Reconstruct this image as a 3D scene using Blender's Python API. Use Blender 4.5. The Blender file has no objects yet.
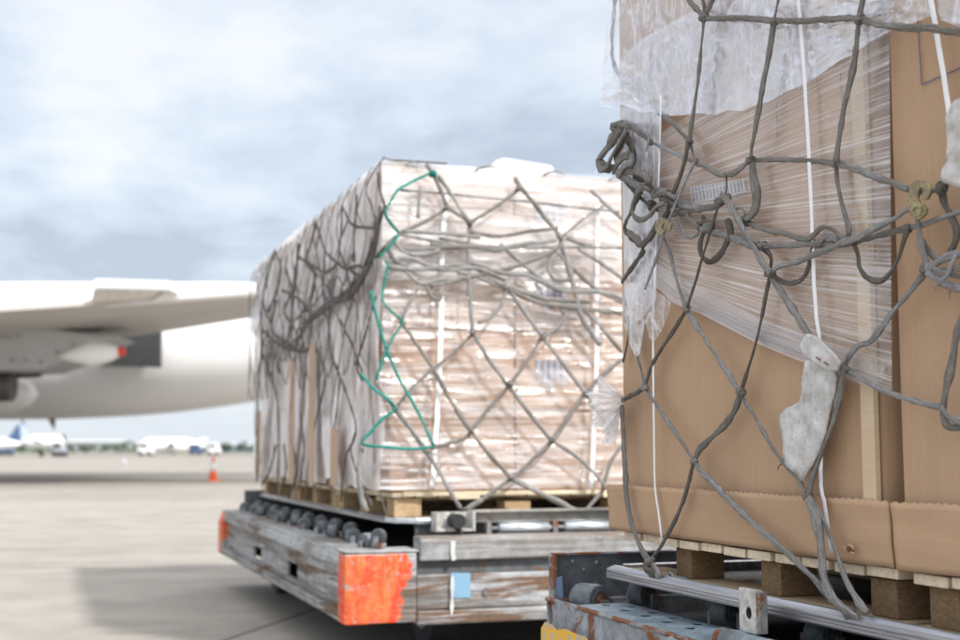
import bpy, bmesh, math, random
from mathutils import Vector, Matrix, noise
random.seed(7)
S = bpy.context.scene
C = S.collection
pi = math.pi

# ------------------------------------------------------------------ camera model
F = 1280.0; CH = 0.9
TH = math.atan2(440, 1287); PT = math.atan2(130, F)
RV = Vector((math.cos(TH), -math.sin(TH), 0))
FV = Vector((math.sin(TH)*math.cos(PT), math.cos(TH)*math.cos(PT), math.sin(PT)))
UV_ = Vector((-math.sin(TH)*math.sin(PT), -math.cos(TH)*math.sin(PT), math.cos(PT)))
FH = Vector((math.sin(TH), math.cos(TH), 0))
CAM = Vector((0, 0, CH))
def ray(px, py): return FV + RV*((px-480)/F) + UV_*((320-py)/F)
def onx(px, py, x):
    d = ray(px, py); return CAM + d*(x/d.x)
def ony(px, py, y):
    d = ray(px, py); return CAM + d*(y/d.y)
def onz(px, py, z):
    d = ray(px, py); return CAM + d*((z-CH)/d.z)
def dep(px, py, D): return CAM + ray(px, py)*D

# ------------------------------------------------------------------ materials
MATS = {}
class NT:
    def __init__(s, name):
        s.m = bpy.data.materials.new(name); s.m.use_nodes = True
        s.t = s.m.node_tree; s.t.nodes.clear()
        s.out = s.n('ShaderNodeOutputMaterial')
    def n(s, typ, **kw):
        nd = s.t.nodes.new(typ)
        for k, v in kw.items():
            if k.startswith('i_'):
                nm = k[2:].replace('_', ' ')
                nd.inputs[nm].default_value = v
            else: setattr(nd, k, v)
        return nd
    def l(s, a, b): s.t.links.new(a, b)
    def coord(s, kind='Object', scale=(1, 1, 1), rot=(0, 0, 0)):
        tc = s.n('ShaderNodeTexCoord'); mp = s.n('ShaderNodeMapping')
        mp.inputs['Scale'].default_value = scale; mp.inputs['Rotation'].default_value = rot
        s.l(tc.outputs[kind], mp.inputs['Vector']); return mp.outputs['Vector']
    def noise(s, vec, scale, detail=4, rough=.55, dist=0):
        n = s.n('ShaderNodeTexNoise'); n.inputs['Scale'].default_value = scale
        n.inputs['Detail'].default_value = detail; n.inputs['Roughness'].default_value = rough
        n.inputs['Distortion'].default_value = dist
        if vec: s.l(vec, n.inputs['Vector'])
        return n.outputs['Fac']
    def ramp(s, fac, stops):
        r = s.n('ShaderNodeValToRGB'); e = r.color_ramp.elements
        while len(e) < len(stops): e.new(.5)
        for i, (p, c) in enumerate(stops):
            e[i].position = p
            e[i].color = (c, c, c, 1) if isinstance(c, (int, float)) else (*c, 1)
        s.l(fac, r.inputs['Fac']); return r.outputs['Color']
    def mix(s, fac, a, b, mode='MIX'):
        m = s.n('ShaderNodeMix', data_type='RGBA', blend_type=mode)
        for sock, v in ((m.inputs[0], fac), (m.inputs[6], a), (m.inputs[7], b)):
            if isinstance(v, (int, float)): sock.default_value = v
            elif isinstance(v, tuple): sock.default_value = (*v, 1)
            else: s.l(v, sock)
        return m.outputs[2]
    def math(s, op, a, b=0.0):
        m = s.n('ShaderNodeMath', operation=op)
        for sock, v in zip(m.inputs, (a, b)):
            if isinstance(v, (int, float)): sock.default_value = v
            else: s.l(v, sock)
        return m.outputs[0]
    def bump(s, h, strength=.3, dist=.002):
        b = s.n('ShaderNodeBump'); b.inputs['Strength'].default_value = strength
        b.inputs['Distance'].default_value = dist; s.l(h, b.inputs['Height']); return b.outputs['Normal']
    def bsdf(s, col, rough=.7, metal=0, normal=None, spec=.4):
        p = s.n('ShaderNodeBsdfPrincipled')
        if isinstance(col, tuple): p.inputs['Base Color'].default_value = (*col, 1)
        else: s.l(col, p.inputs['Base Color'])
        if isinstance(rough, (int, float)): p.inputs['Roughness'].default_value = rough
        else: s.l(rough, p.inputs['Roughness'])
        p.inputs['Metallic'].default_value = metal
        p.inputs['Specular IOR Level'].default_value = spec
        if normal: s.l(normal, p.inputs['Normal'])
        s.l(p.outputs[0], s.out.inputs['Surface']); return p

def m_plain(name, col, rough=.6, metal=0, var=.18, sc=8):
    k = NT(name); v = k.coord()
    c = k.mix(k.ramp(k.noise(v, sc), [(.3, 0.), (.7, 1.)]), tuple(x*(1-var) for x in col), tuple(min(1, x*(1+var)) for x in col))
    k.bsdf(c, rough, metal, k.bump(k.noise(v, sc*12, 3), .15, .002)); return k.m

def m_cardboard(name, col=(.45, .302, .196), flute='y', fs=900):
    k = NT(name); v = k.coord()
    big = k.noise(v, 2.2, 4); fine = k.noise(v, 260, 3, .7)
    st = k.coord(scale=(1, 1, .06) if flute == 'z' else (.06, .06, 1))
    strk = k.noise(st, 90, 3, .6)
    c = k.mix(k.ramp(big, [(.3, 0.), (.7, 1.)]), tuple(x*.85 for x in col), tuple(x*1.09 for x in col))
    c = k.mix(k.ramp(strk, [(.3, .0), (.75, .30)]), c, tuple(x*.72 for x in col))
    c = k.mix(k.ramp(fine, [(.4, .0), (.75, .25)]), c, tuple(x*1.35 for x in col))
    # scuffs
    sc = k.noise(v, 14, 6, .7, 1.2)
    c = k.mix(k.ramp(sc, [(.62, .0), (.74, .28)]), c, tuple(x*.66 for x in col))
    h = k.mix(.5, strk, fine)
    k.bsdf(c, .82, 0, k.bump(h, .35, .0012), .2); return k.m

def m_metal_paint(name, paint=(.33, .35, .37), rust=(.17, .066, .03), rustpos=.58, grime=(.08, .075, .07), sc=6, rough=.55, metal=0.0, streak=(1, 1, 1), paintmask=False):
    k = NT(name); v = k.coord(); vs = k.coord(scale=streak)
    n1 = k.noise(vs, sc, 8, .68, .6); n2 = k.noise(v, sc*3.2, 6, .7); n3 = k.noise(vs, sc*.6, 4, .6)
    c = k.mix(k.ramp(n2, [(.35, 0.), (.65, 1.)]), tuple(x*.68 for x in paint), tuple(min(1, x*1.3) for x in paint))
    c = k.mix(k.ramp(n3, [(.45, 0.), (.7, .75)]), c, grime)
    rm = k.ramp(n1, [(rustpos-.02, 0.), (rustpos+.035, 1.)])
    rc = k.mix(k.noise(v, sc*14, 3), tuple(x*.55 for x in rust), tuple(x*1.7 for x in rust))
    c = k.mix(rm, c, rc)
    if streak[0] < 1:
        gs = k.noise(k.coord(scale=(.10, .10, 3.2)), 9, 7, .7, .5)
        c = k.mix(k.ramp(gs, [(.40, .85), (.56, .0)]), c, (.10, .082, .066))
        c = k.mix(k.ramp(k.noise(k.coord(scale=(.10, .10, 3.2)), 17, 5, .7), [(.58, 0.), (.66, .6)]), c, (.55, .56, .56))
    if paintmask:
        sp = k.n('ShaderNodeSeparateXYZ'); k.l(k.coord(), sp.inputs[0])
        nn = k.math('MULTIPLY', k.math('SUBTRACT', k.noise(v, 7, 5, .65), .5), .34)
        nf = k.math('MULTIPLY', k.math('SUBTRACT', k.noise(v, 60, 4, .7), .5), .05)
        jit = k.math('ADD', nn, nf)
        def step(val, at, w_=.006):
            m_ = k.n('ShaderNodeMapRange'); k.l(val, m_.inputs[0]); m_.inputs[1].default_value = at-w_; m_.inputs[2].default_value = at+w_; return m_.outputs[0]
        bow = k.math('MULTIPLY', k.math('ABSOLUTE', k.math('SUBTRACT', sp.outputs[2], .385)), .55)
        ax_ = k.math('ADD', k.math('ADD', sp.outputs[0], jit), bow)
        mA = k.math('MULTIPLY', k.math('SUBTRACT', 1, step(ax_, 1.435)), k.math('SUBTRACT', 1, step(k.math('ADD', sp.outputs[1], k.math('MULTIPLY', jit, .3)), 5.10)))
        mB = step(k.math('SUBTRACT', k.math('ADD', sp.outputs[1], k.math('MULTIPLY', jit, .5)), bow), 8.56)
        mk_ = k.math('MULTIPLY', k.math('MAXIMUM', mA, mB), k.math('SUBTRACT', 1, step(k.math('ADD', sp.outputs[2], k.math('MULTIPLY', jit, .12)), .486)))
        chip = k.ramp(k.noise(v, 26, 8, .8, .6), [(.55, 1.), (.61, .0)])
        oc = k.mix(k.ramp(k.noise(k.coord(scale=(2.2, 1, .5)), 9, 6, .65, .8), [(.40, 0.), (.62, 1.)]), (.72, .055, .015), (.70, .17, .05))
        oc = k.mix(k.ramp(k.noise(v, 34, 6, .75), [(.5, 0.), (.72, .55)]), oc, (.55, .36, .20))
        oc = k.mix(k.ramp(k.noise(k.coord(scale=(1.6, 1.6, .35)), 16, 7, .75, .4), [(.58, 0.), (.66, .7)]), oc, (.16, .06, .03))
        c = k.mix(k.math('MULTIPLY', mk_, chip), c, oc)
    w = k.noise(v, sc*5, 7, .75, .3)
    c = k.mix(k.ramp(w, [(.66, 0.), (.70, .8)]), c, (.62, .62, .6))
    hh = k.mix(.5, rm, k.noise(v, sc*25, 3))
    k.bsdf(c, k.math('ADD', k.math('MULTIPLY', rm, .3), rough), metal, k.bump(hh, .5, .003)); return k.m

def m_wood(name, col, axis='y'):
    k = NT(name)
    sc = {'x': (.08, 1, 1), 'y': (1, .08, 1), 'z': (1, 1, .08)}[axis]
    v = k.coord(scale=sc)
    g = k.noise(v, 60, 5, .65, .5); b = k.noise(k.coord(), 6, 3)
    c = k.mix(k.ramp(g, [(.3, 0.), (.7, 1.)]), tuple(x*.68 for x in col), tuple(min(1, x*1.15) for x in col))
    c = k.mix(k.ramp(b, [(.4, .0), (.75, .4)]), c, tuple(x*.6 for x in col))
    k.bsdf(c, .8, 0, k.bump(g, .5, .002), .2); return k.m

def m_osb(name, col):
    k = NT(name); v = k.coord(scale=(1, 1, 2.4))
    vo = k.n('ShaderNodeTexVoronoi'); vo.inputs['Scale'].default_value = 95; k.l(v, vo.inputs['Vector'])
    g = k.noise(v, 70, 5, .7)
    c = k.mix(k.ramp(vo.outputs['Distance'], [(.1, 0.), (.8, 1.)]), tuple(x*1.1 for x in col), tuple(x*.75 for x in col))
    c = k.mix(k.ramp(g, [(.4, 0.), (.65, .6)]), c, tuple(x*.5 for x in col))
    k.bsdf(c, .9, 0, k.bump(g, .4, .002), .15); return k.m

def m_rope(name, col):
    k = NT(name)
    a = k.coord('UV', (22, 5, 1)); w = k.coord('UV', (330, 9, 1), (0, 0, .35)); l = k.coord('UV', (9, 15, 1))
    n = k.noise(a, 1.6, 4, .65); fb = k.noise(l, 1.5, 3, .6); wv = k.noise(w, 1.0, 2, .5)
    c = k.mix(k.ramp(n, [(.3, 0.), (.72, 1.)]), tuple(x*.6 for x in col), tuple(min(1, x*1.5) for x in col))
    c = k.mix(k.ramp(fb, [(.48, 0.), (.58, .7)]), c, tuple(x*.36 for x in col))
    c = k.mix(k.ramp(wv, [(.38, .55), (.55, 0.)]), c, tuple(x*.55 for x in col))
    c = k.mix(k.ramp(k.noise(k.coord(), 5, 4), [(.4, 0.), (.7, .45)]), c, (col[0]*.62, col[1]*.56, col[2]*.45))
    k.bsdf(c, .92, 0, k.bump(k.mix(.5, fb, wv), .7, .0025), .1); return k.m

def m_film(name, col=(.8, .8, .84), su=3, sv=60, lo=.12, hi=.75, p0=.4, p1=.68, coordk='UV', rot=0, gloss=.35, rough=.16, fine=True, base2=None, trans=.35, n2amt=(.35, 1.25), crease=False, dist=.35, bd=.006):
    k = NT(name); v = k.coord(coordk, (su, sv, 1) if coordk == 'UV' else (su, su, sv), (0, 0, rot))
    n = k.noise(v, 1, 5, .62, dist)
    n2 = k.noise(k.coord(coordk, (su*.6, sv*.12, 1) if coordk == 'UV' else (1.6, 1.6, 1.6)), 1, 4, .55, .8)
    f = k.ramp(n, [(p0, lo), (p1, hi)])
    f2 = k.ramp(n2, [(.35, n2amt[0]), (.7, 1.0)])
    fac = k.math('MULTIPLY', k.math('MULTIPLY', f, f2), n2amt[1])
    if crease:
        # thin white stress lines where the film has been folded
        lines = None
        for (ru, sc_, w_) in ((.5, 5.5, .018), (-.9, 4.1, .016), (1.4, 7.0, .012), (.9, 9.0, .02)):
            cn_ = k.noise(k.coord('Object', (1, 1, .45), (ru, 0, 0)), sc_, 3, .5, .6)
            l_ = k.ramp(k.math('ABSOLUTE', k.math('SUBTRACT', cn_, .5)), [(0.0, .5), (w_, 0.)])
            lines = l_ if lines is None else k.mix(1.0, lines, l_, 'ADD')
        fac = k.math('ADD', fac, lines)
    fac = k.math('MINIMUM', fac, 1.0)
    nrm = k.bump(k.mix(.5, n, n2), .9, bd)
    d = k.n('ShaderNodeBsdfDiffuse'); d.inputs['Color'].default_value = (*col, 1); k.l(nrm, d.inputs['Normal'])
    tr = k.n('ShaderNodeBsdfTranslucent'); tr.inputs['Color'].default_value = (*col, 1)
    g = k.n('ShaderNodeBsdfGlossy'); g.inputs['Roughness'].default_value = rough; g.inputs['Color'].default_value = (1, 1, 1, 1); k.l(nrm, g.inputs['Normal'])
    t = k.n('ShaderNodeBsdfTransparent'); t.inputs['Color'].default_value = (.97, .97, .98, 1)
    a = k.n('ShaderNodeMixShader'); a.inputs[0].default_value = trans; k.l(d.outputs[0], a.inputs[1]); k.l(tr.outputs[0], a.inputs[2])
    m1 = k.n('ShaderNodeMixShader'); k.l(fac, m1.inputs[0]); k.l(t.outputs[0], m1.inputs[1]); k.l(a.outputs[0], m1.inputs[2])
    fr = k.n('ShaderNodeFresnel'); fr.inputs['IOR'].default_value = 1.45; k.l(nrm, fr.inputs['Normal'])
    ff = k.math('MULTIPLY', fr.outputs[0], gloss*3)
    ff = k.math('MINIMUM', ff, .8)
    m2 = k.n('ShaderNodeMixShader'); k.l(ff, m2.inputs[0]); k.l(m1.outputs[0], m2.inputs[1]); k.l(g.outputs[0], m2.inputs[2])
    k.l(m2.outputs[0], k.out.inputs['Surface']); return k.m

M = {}
M['card'] = m_cardboard('cardboard', flute='z')
M['card_tray'] = m_cardboard('cardboard_tray', (.46, .305, .196))
M['card_pale'] = m_cardboard('cardboard_pale', (.56, .44, .30))
M['card_far'] = m_cardboard('cardboard_boxes', (.46, .325, .235))
M['card_far2'] = m_cardboard('cardboard_boxes_pale', (.60, .49, .41))
M['steel'] = m_metal_paint('worn_grey_blue_paint', (.27, .30, .335), rustpos=.545, sc=9)
M['steel_far'] = m_metal_paint('worn_grey_paint', (.34, .355, .37), rust=(.13, .075, .045), rustpos=.56, sc=4.0, streak=(.22, .22, 2.2), grime=(.13, .105, .085))
M['steel_paint'] = m_metal_paint('worn_grey_steel_with_orange_corner_paint', (.34, .355, .37), rust=(.13, .075, .045), rustpos=.56, sc=4.0, streak=(.22, .22, 2.2), grime=(.13, .105, .085), paintmask=True)
M['steel_dark'] = m_metal_paint('dark_worn_steel', (.10, .11, .12), rustpos=.62, grime=(.03, .03, .03), sc=8)
M['galv'] = m_metal_paint('galvanised_steel', (.50, .50, .48), rustpos=.66, grime=(.25, .23, .2), sc=14, rough=.45, metal=.2)
M['rusty'] = m_metal_paint('rusty_edge_steel', (.25, .26, .27), rustpos=.48, sc=14)
M['zinc'] = m_plain('zinc_roller', (.62, .66, .70), .3, .75, .12, 20)
M['bluegrey'] = m_metal_paint('blue_grey_paint', (.26, .34, .40), rustpos=.64, sc=12, rough=.4)
M['rubber'] = m_plain('rubber', (.05, .052, .055), .75)
M['tyre_grey'] = m_plain('grey_roller_tyre', (.13, .145, .16), .55, 0, .3, 60)
M['black'] = m_plain('black_steel', (.025, .026, .028), .7)
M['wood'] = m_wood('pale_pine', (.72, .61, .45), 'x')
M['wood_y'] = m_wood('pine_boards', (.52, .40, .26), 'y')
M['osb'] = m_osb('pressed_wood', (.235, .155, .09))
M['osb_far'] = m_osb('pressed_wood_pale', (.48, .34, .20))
M['rope'] = m_rope('grey_brown_webbing', (.235, .225, .212))
M['rope_d'] = m_rope('dark_webbing', (.15, .14, .13))
M['rope_l'] = m_rope('lavender_grey_rope', (.34, .34, .365))
M['rope_g'] = m_rope('grey_rope', (.29, .287, .287))
M['teal'] = m_rope('teal_rope', (.03, .27, .23))
M['band'] = m_plain('white_plastic_band', (.82, .83, .86), .35, 0, .04, 30)
M['orange'] = None
M['white_pl'] = m_plain('white_airframe', (.85, .85, .85), .35, 0, .03, .3)
M['grey_pl'] = m_plain('grey_airframe', (.46, .475, .48), .5, 0, .08, .6)
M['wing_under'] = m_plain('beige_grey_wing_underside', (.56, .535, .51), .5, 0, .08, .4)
M['dark_pl'] = m_plain('dark_recess', (.05, .052, .055), .8)
M['engine_dark'] = m_plain('engine_nozzle_metal', (.10, .095, .09), .5, .3)
M['red_pl'] = m_plain('red_tip', (.75, .05, .03), .5)
M['cone_or'] = m_plain('orange_plastic', (.85, .14, .02), .5, 0, .08)
M['cone_wh'] = m_plain('white_reflective', (.82, .82, .84), .4, 0, .04)
M['leaf'] = m_plain('foliage', (.05, .08, .035), .9, 0, .5, 1.5)
M['bark'] = m_plain('bark', (.08, .06, .045), .9)
M['blue'] = m_plain('blue_paint', (.07, .12, .23), .5)
M['grey_bld'] = m_plain('grey_cladding', (.32, .34, .37), .8, 0, .1, .2)
M['label'] = m_plain('pale_label', (.6, .6, .62), .6, 0, .05)
M['ink'] = m_plain('blue_ink', (.10, .10, .18), .7)
M['ink_far'] = m_plain('faded_blue_ink', (.36, .38, .46), .7)
M['sticker'] = m_plain('light_blue_sticker', (.20, .36, .50), .5, 0, .06)
M['paint_w'] = m_plain('white_paint_drip', (.52, .53, .52), .6, 0, .1, 20)

k = NT('matte_hole_shade'); k.bsdf((.008, .008, .008), 1, 0, None, 0); M['void'] = k.m
k = NT('orange_paint'); v = k.coord()
c = k.mix(k.ramp(k.noise(v, 12, 5, .6, 1.), [(.42, 0.), (.62, 1.)]), (.78, .075, .02), (.78, .20, .06))
c = k.mix(k.ramp(k.noise(v, 20, 7, .78), [(.60, 0.), (.66, .7)]), c, (.45, .36, .28))
k.bsdf(c, .55, 0, k.bump(k.noise(v, 60), .3, .003)); M['orange'] = k.m
k = NT('yellow_paint'); v = k.coord()
c = k.mix(k.ramp(k.noise(v, 30, 5, .7), [(.5, 0.), (.58, 1.)]), (.75, .42, .03), (.42, .40, .36))
k.bsdf(c, .55); M['yellow'] = k.m
k = NT('dirty_felt'); v = k.coord()
c = k.mix(k.ramp(k.noise(v, 22, 6, .7), [(.35, 0.), (.65, 1.)]), (.42, .40, .37), (.66, .66, .67))
c = k.mix(k.ramp(k.noise(v, 70, 5, .75), [(.56, 0.), (.70, .45)]), c, (.26, .22, .18))
k.bsdf(c, .9, 0, k.bump(k.noise(v, 160, 4, .7), .7, .003), .1); M['felt'] = k.m
k = NT('brass_fitting'); v = k.coord()
c = k.mix(k.ramp(k.noise(v, 60, 5, .7), [(.4, 0.), (.6, 1.)]), (.36, .30, .15), (.20, .16, .10))
c = k.mix(k.ramp(k.noise(v, 110, 4), [(.58, 0.), (.64, .8)]), c, (.14, .13, .10))
k.bsdf(c, .45, .35, k.bump(k.noise(v, 150), .3, .002)); M['brass'] = k.m
k = NT('grooved_aluminium'); v = k.coord(scale=(.0, .02, 1))
c = k.mix(k.ramp(k.noise(k.coord(scale=(1, .03, 1)), 70, 5, .7), [(.35, 0.), (.7, 1.)]), (.20, .205, .22), (.55, .55, .59))
k.bsdf(c, .36, .7, k.bump(k.noise(k.coord(scale=(1, .02, 1)), 160, 3), .5, .002)); M['alu'] = k.m

# film kinds
M['wrap'] = m_film('stretch_wrap', (.88, .84, .85), 1.6, 130, .10, .85, .46, .62, gloss=.05, n2amt=(.4, 1.25))
M['wrap_edge'] = m_film('stretch_wrap_edge', (.88, .86, .88), 1.2, 26, .0, .75, .42, .66, gloss=.06, n2amt=(.6, 1.3))
M['hood'] = m_film('plastic_hood', (.80, .80, .89), 9, 3.0, .0, .50, .40, .74, gloss=.10, rough=.28, crease=True, bd=.004)
M['hood_d'] = m_film('plastic_sheet_dense', (.80, .80, .87), 14, 3, .45, .85, .35, .6, gloss=.12, rough=.25, crease=True)
M['puff'] = m_film('crumpled_plastic', (.86, .86, .89), 7, 7, .3, .75, .35, .62, gloss=.06, rough=.35, crease=True)
M['bunch'] = m_film('bunched_film', (.90, .90, .92), 30, 1.5, .35, .92, .36, .6, gloss=.06, rough=.35, n2amt=(.6, 1.2))
M['far_wrap'] = m_film('pallet_wrap', (.84, .81, .82), 3.0, 24, .08, .80, .42, .60, gloss=.50, rough=.11, trans=.1, n2amt=(.4, 1.05), dist=2.0, bd=.014)
M['far_side'] = m_film('draped_plastic', (.95, .92, .93), 22, 2.6, .25, .98, .34, .56, gloss=.18, rough=.2, trans=.3, n2amt=(.5, 1.3), dist=1.0, bd=.012)
M['far_top'] = m_film('plastic_top_sheet', (.86, .84, .84), 2, 12, .2, .75, .35, .6, gloss=.25, rough=.2, trans=.15)

# ------------------------------------------------------------------ object helpers
def tag(o, label, cat, group=None, kind=None):
    if label: o['label'] = label
    if cat: o['category'] = cat
    if group: o['group'] = group
    if kind: o['kind'] = kind
    return o
def thing(name, label, cat, loc=(0, 0, 0), rz=0, group=None):
    o = bpy.data.objects.new(name, None); C.objects.link(o); o.empty_display_size = .1
    o.location = loc; o.rotation_euler = (0, 0, rz); return tag(o, label, cat, group)
class MB:
    def __init__(s): s.v = []; s.f = []; s.uv = {}; s.sm = []
    def add(s, vs, fs, smooth=False, uvs=None):
        b = len(s.v); s.v += [tuple(p) for p in vs]
        for i, f in enumerate(fs):
            if uvs: s.uv[len(s.f)] = uvs[i]
            s.f.append(tuple(b+j for j in f)); s.sm.append(smooth)
        return s
    def box(s, x0, x1, y0, y1, z0, z1):
        v = [(x, y, z) for z in (z0, z1) for y in (y0, y1) for x in (x0, x1)]
        return s.add(v, [(0, 2, 3, 1), (4, 5, 7, 6), (0, 1, 5, 4), (2, 6, 7, 3), (0, 4, 6, 2), (1, 3, 7, 5)])
    def obox(s, c, ax, ay, az):
        c, ax, ay, az = map(Vector, (c, ax, ay, az))
        v = [c+ax*i+ay*j+az*kk for kk in (-1, 1) for j in (-1, 1) for i in (-1, 1)]
        return s.add(v, [(0, 2, 3, 1), (4, 5, 7, 6), (0, 1, 5, 4), (2, 6, 7, 3), (0, 4, 6, 2), (1, 3, 7, 5)])
    def cyl(s, a, b, r0, r1=None, n=20, cap=True, stations=None):
        a, b = Vector(a), Vector(b); r1 = r0 if r1 is None else r1
        t = (b-a).normalized(); u = t.orthogonal().normalized(); w = t.cross(u)
        st = stations or [(0, r0), (1, r1)]
        vs = []; fs = []
        for (q, r) in st:
            c = a.lerp(b, q); vs += [c+(u*math.cos(2*pi*i/n)+w*math.sin(2*pi*i/n))*r for i in range(n)]
        for j in range(len(st)-1):
            for i in range(n):
                fs.append((j*n+i, j*n+(i+1) % n, (j+1)*n+(i+1) % n, (j+1)*n+i))
        s.add(vs, fs, True)
        if cap:
            b0 = len(s.v)-len(vs)
            s.f.append(tuple(b0+i for i in range(n))[::-1]); s.sm.append(False)
            s.f.append(tuple(b0+(len(st)-1)*n+i for i in range(n))); s.sm.append(False)
        return s
    def prism(s, pts, ext, smooth=False):
        """closed outline of points extruded by vector ext"""
        pts = [Vector(p) for p in pts]; n = len(pts); ext = Vector(ext)
        fs = [tuple(range(n))[::-1], tuple(range(n, 2*n))]+[(i, (i+1) % n, n+(i+1) % n, n+i) for i in range(n)]
        return s.add(pts+[p+ext for p in pts], fs, smooth)
    def build(s, name, mat, parent=None, bevel=0, loc=None):
        me = bpy.data.meshes.new(name); me.from_pydata(s.v, [], s.f)
        if s.uv:
            ul = me.uv_layers.new(name='UVMap')
            for pi_, p in enumerate(me.polygons):
                if pi_ in s.uv:
                    for li, uv in zip(p.loop_indices, s.uv[pi_]): ul.data[li].uv = uv
        me.polygons.foreach_set('use_smooth', s.sm)
        me.materials.append(mat); me.update()
        o = bpy.data.objects.new(name, me); C.objects.link(o)
        if loc is not None:
            me.transform(Matrix.Translation(-Vector(loc))); o.location = loc
        if parent:
            o.parent = parent
            o.matrix_parent_inverse = Matrix.Identity(4)
        if bevel:
            b = o.modifiers.new('bevel', 'BEVEL'); b.width = bevel; b.segments = 2; b.limit_method = 'ANGLE'
        return o
def fixn(o):
    bm = bmesh.new(); bm.from_mesh(o.data); bmesh.ops.recalc_face_normals(bm, faces=bm.faces); bm.to_mesh(o.data); bm.free(); return o

def catmull(P, step):
    if len(P) < 2: return P
    Q = [P[0]*2-P[1]]+P+[P[-1]*2-P[-2]]; out = []
    for i in range(1, len(Q)-2):
        p0, p1, p2, p3 = Q[i-1:i+3]; n = max(2, int((p2-p1).length/step))
        for j in range(n):
            t = j/n
            out.append(.5*((2*p1)+(p2-p0)*t+(2*p0-5*p1+4*p2-p3)*t*t+(3*p1-p0-3*p2+p3)*t**3))
    out.append(P[-1].copy()); return out
def sweep(mb, P, w, nrm, flat=.5, step=.008, n=10, twist=.6, jit=.2, taper=False, seed=None):
    """webbing / rope of width w (m) through points P, wide side facing along nrm"""
    nrm = Vector(nrm); sd = random.random()*50 if seed is None else seed
    path = catmull(P, step); N = len(path); vs = []; L = 0; us = []
    for i, p in enumerate(path):
        t = (path[min(i+1, N-1)]-path[max(i-1, 0)])
        t = t.normalized() if t.length > 1e-9 else Vector((0, 0, 1))
        if i: L += (p-path[i-1]).length
        us.append(L)
        s = t.cross(nrm)
        if s.length < 1e-3: s = t.orthogonal()
        s.normalize(); m = s.cross(t)
        a = twist*noise.noise(Vector((L*9, sd, 0)))*2
        s2 = s*math.cos(a)+m*math.sin(a); m2 = m*math.cos(a)-s*math.sin(a)
        ww = w*.5*(1+jit*2*noise.noise(Vector((L*40, sd+9, 0)))); fl = flat*(1+.35*noise.noise(Vector((L*15, sd+4, 0))))
        if taper: ww *= max(.25, min(1, (1-i/(N-1))*3))
        pj = p + s*w*.10*noise.noise(Vector((L*22, sd+20, 0)))
        for j in range(n):
            th = 2*pi*j/n; cx, sx = math.cos(th), math.sin(th)
            cx = math.copysign(abs(cx)**.75, cx); sx = math.copysign(abs(sx)**.6, sx); r = 1+(.11*math.cos(7*th+L*70) if n > 12 else 0)
            vs.append(pj+s2*ww*cx*r+m2*ww*fl*sx*r)
    fs = []; uv = []
    for i in range(N-1):
        for j in range(n):
            fs.append((i*n+j, i*n+(j+1) % n, (i+1)*n+(j+1) % n, (i+1)*n+j))
            uv.append(((us[i], j/n), (us[i], (j+1)/n), (us[i+1], (j+1)/n), (us[i+1], j/n)))
    fs.append(tuple(range(n))[::-1]); uv.append([(0, 0)]*n)
    fs.append(tuple((N-1)*n+j for j in range(n))); uv.append([(0, 0)]*n)
    mb.add(vs, fs, True, uv)
def knot_mb(c, r, nrm, w=None):
    mb = MB(); nrm = Vector(nrm); c = Vector(c); w = w or r*.62
    a = nrm.orthogonal().normalized(); b = nrm.cross(a)
    for q in range(4):
        ang = random.uniform(0, pi); ax = a*math.cos(ang)+b*math.sin(ang)
        ay = ax.cross(nrm)*.85+nrm*random.uniform(-.5, .5)
        az = nrm*.62
        off = ax*random.uniform(-.35, .35)*r
        P = [c+off+ay.normalized()*math.cos(t*2*pi/9)*r*.75+az*math.sin(t*2*pi/9)*r for t in range(10)]
        sweep(mb, P, w, nrm, .7, step=r*.25, n=8, twist=.3)
    # core
    vs = []; fs = []; n = 10; m = 6
    for i in range(m+1):
        ph = pi*i/m
        for j in range(n):
            d = a*math.sin(ph)*math.cos(2*pi*j/n)+b*math.cos(ph)+nrm*math.sin(ph)*math.sin(2*pi*j/n)
            vs.append(c+d*r*.72)
    for i in range(m):
        for j in range(n): fs.append((i*n+j, i*n+(j+1) % n, (i+1)*n+(j+1) % n, (i+1)*n+j))
    mb.add(vs, fs, True, [[(0, 0)]*4]*len(fs)); return mb
def grid(fn, nu, nv, uvs=(1, 1)):
    mb = MB(); vs = []; fs = []; uv = []
    for j in range(nv+1):
        for i in range(nu+1): vs.append(fn(i/nu, j/nv))
    for j in range(nv):
        for i in range(nu):
            a = j*(nu+1)+i; fs.append((a, a+1, a+nu+2, a+nu+1))
            uv.append([(x/nu*uvs[0], y/nv*uvs[1]) for x, y in ((i, j), (i+1, j), (i+1, j+1), (i, j+1))])
    mb.add(vs, fs, True, uv); return mb
def pl(pts, t):
    """point at fraction t of a 2d polyline"""
    L = [0]
    for a, b in zip(pts, pts[1:]): L.append(L[-1]+math.hypot(b[0]-a[0], b[1]-a[1]))
    d = t*L[-1]
    for i in range(len(pts)-1):
        if d <= L[i+1] or i == len(pts)-2:
            q = (d-L[i])/max(1e-6, L[i+1]-L[i]); a, b = pts[i], pts[i+1]
            return a[0]+(b[0]-a[0])*q, a[1]+(b[1]-a[1])*q
def fbm(p, o=4):
    return noise.fractal(Vector(p), .9, 2.1, o)
def folds(x, y, sharp=1.0):
    """crumple height: ridged noise"""
    n = noise.noise(Vector((x, y, 3.1))); m = noise.noise(Vector((x*2.3+5, y*2.3, 7.7)))
    return (1-abs(n)*2)*.6+(1-abs(m)*2)*.35

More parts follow.
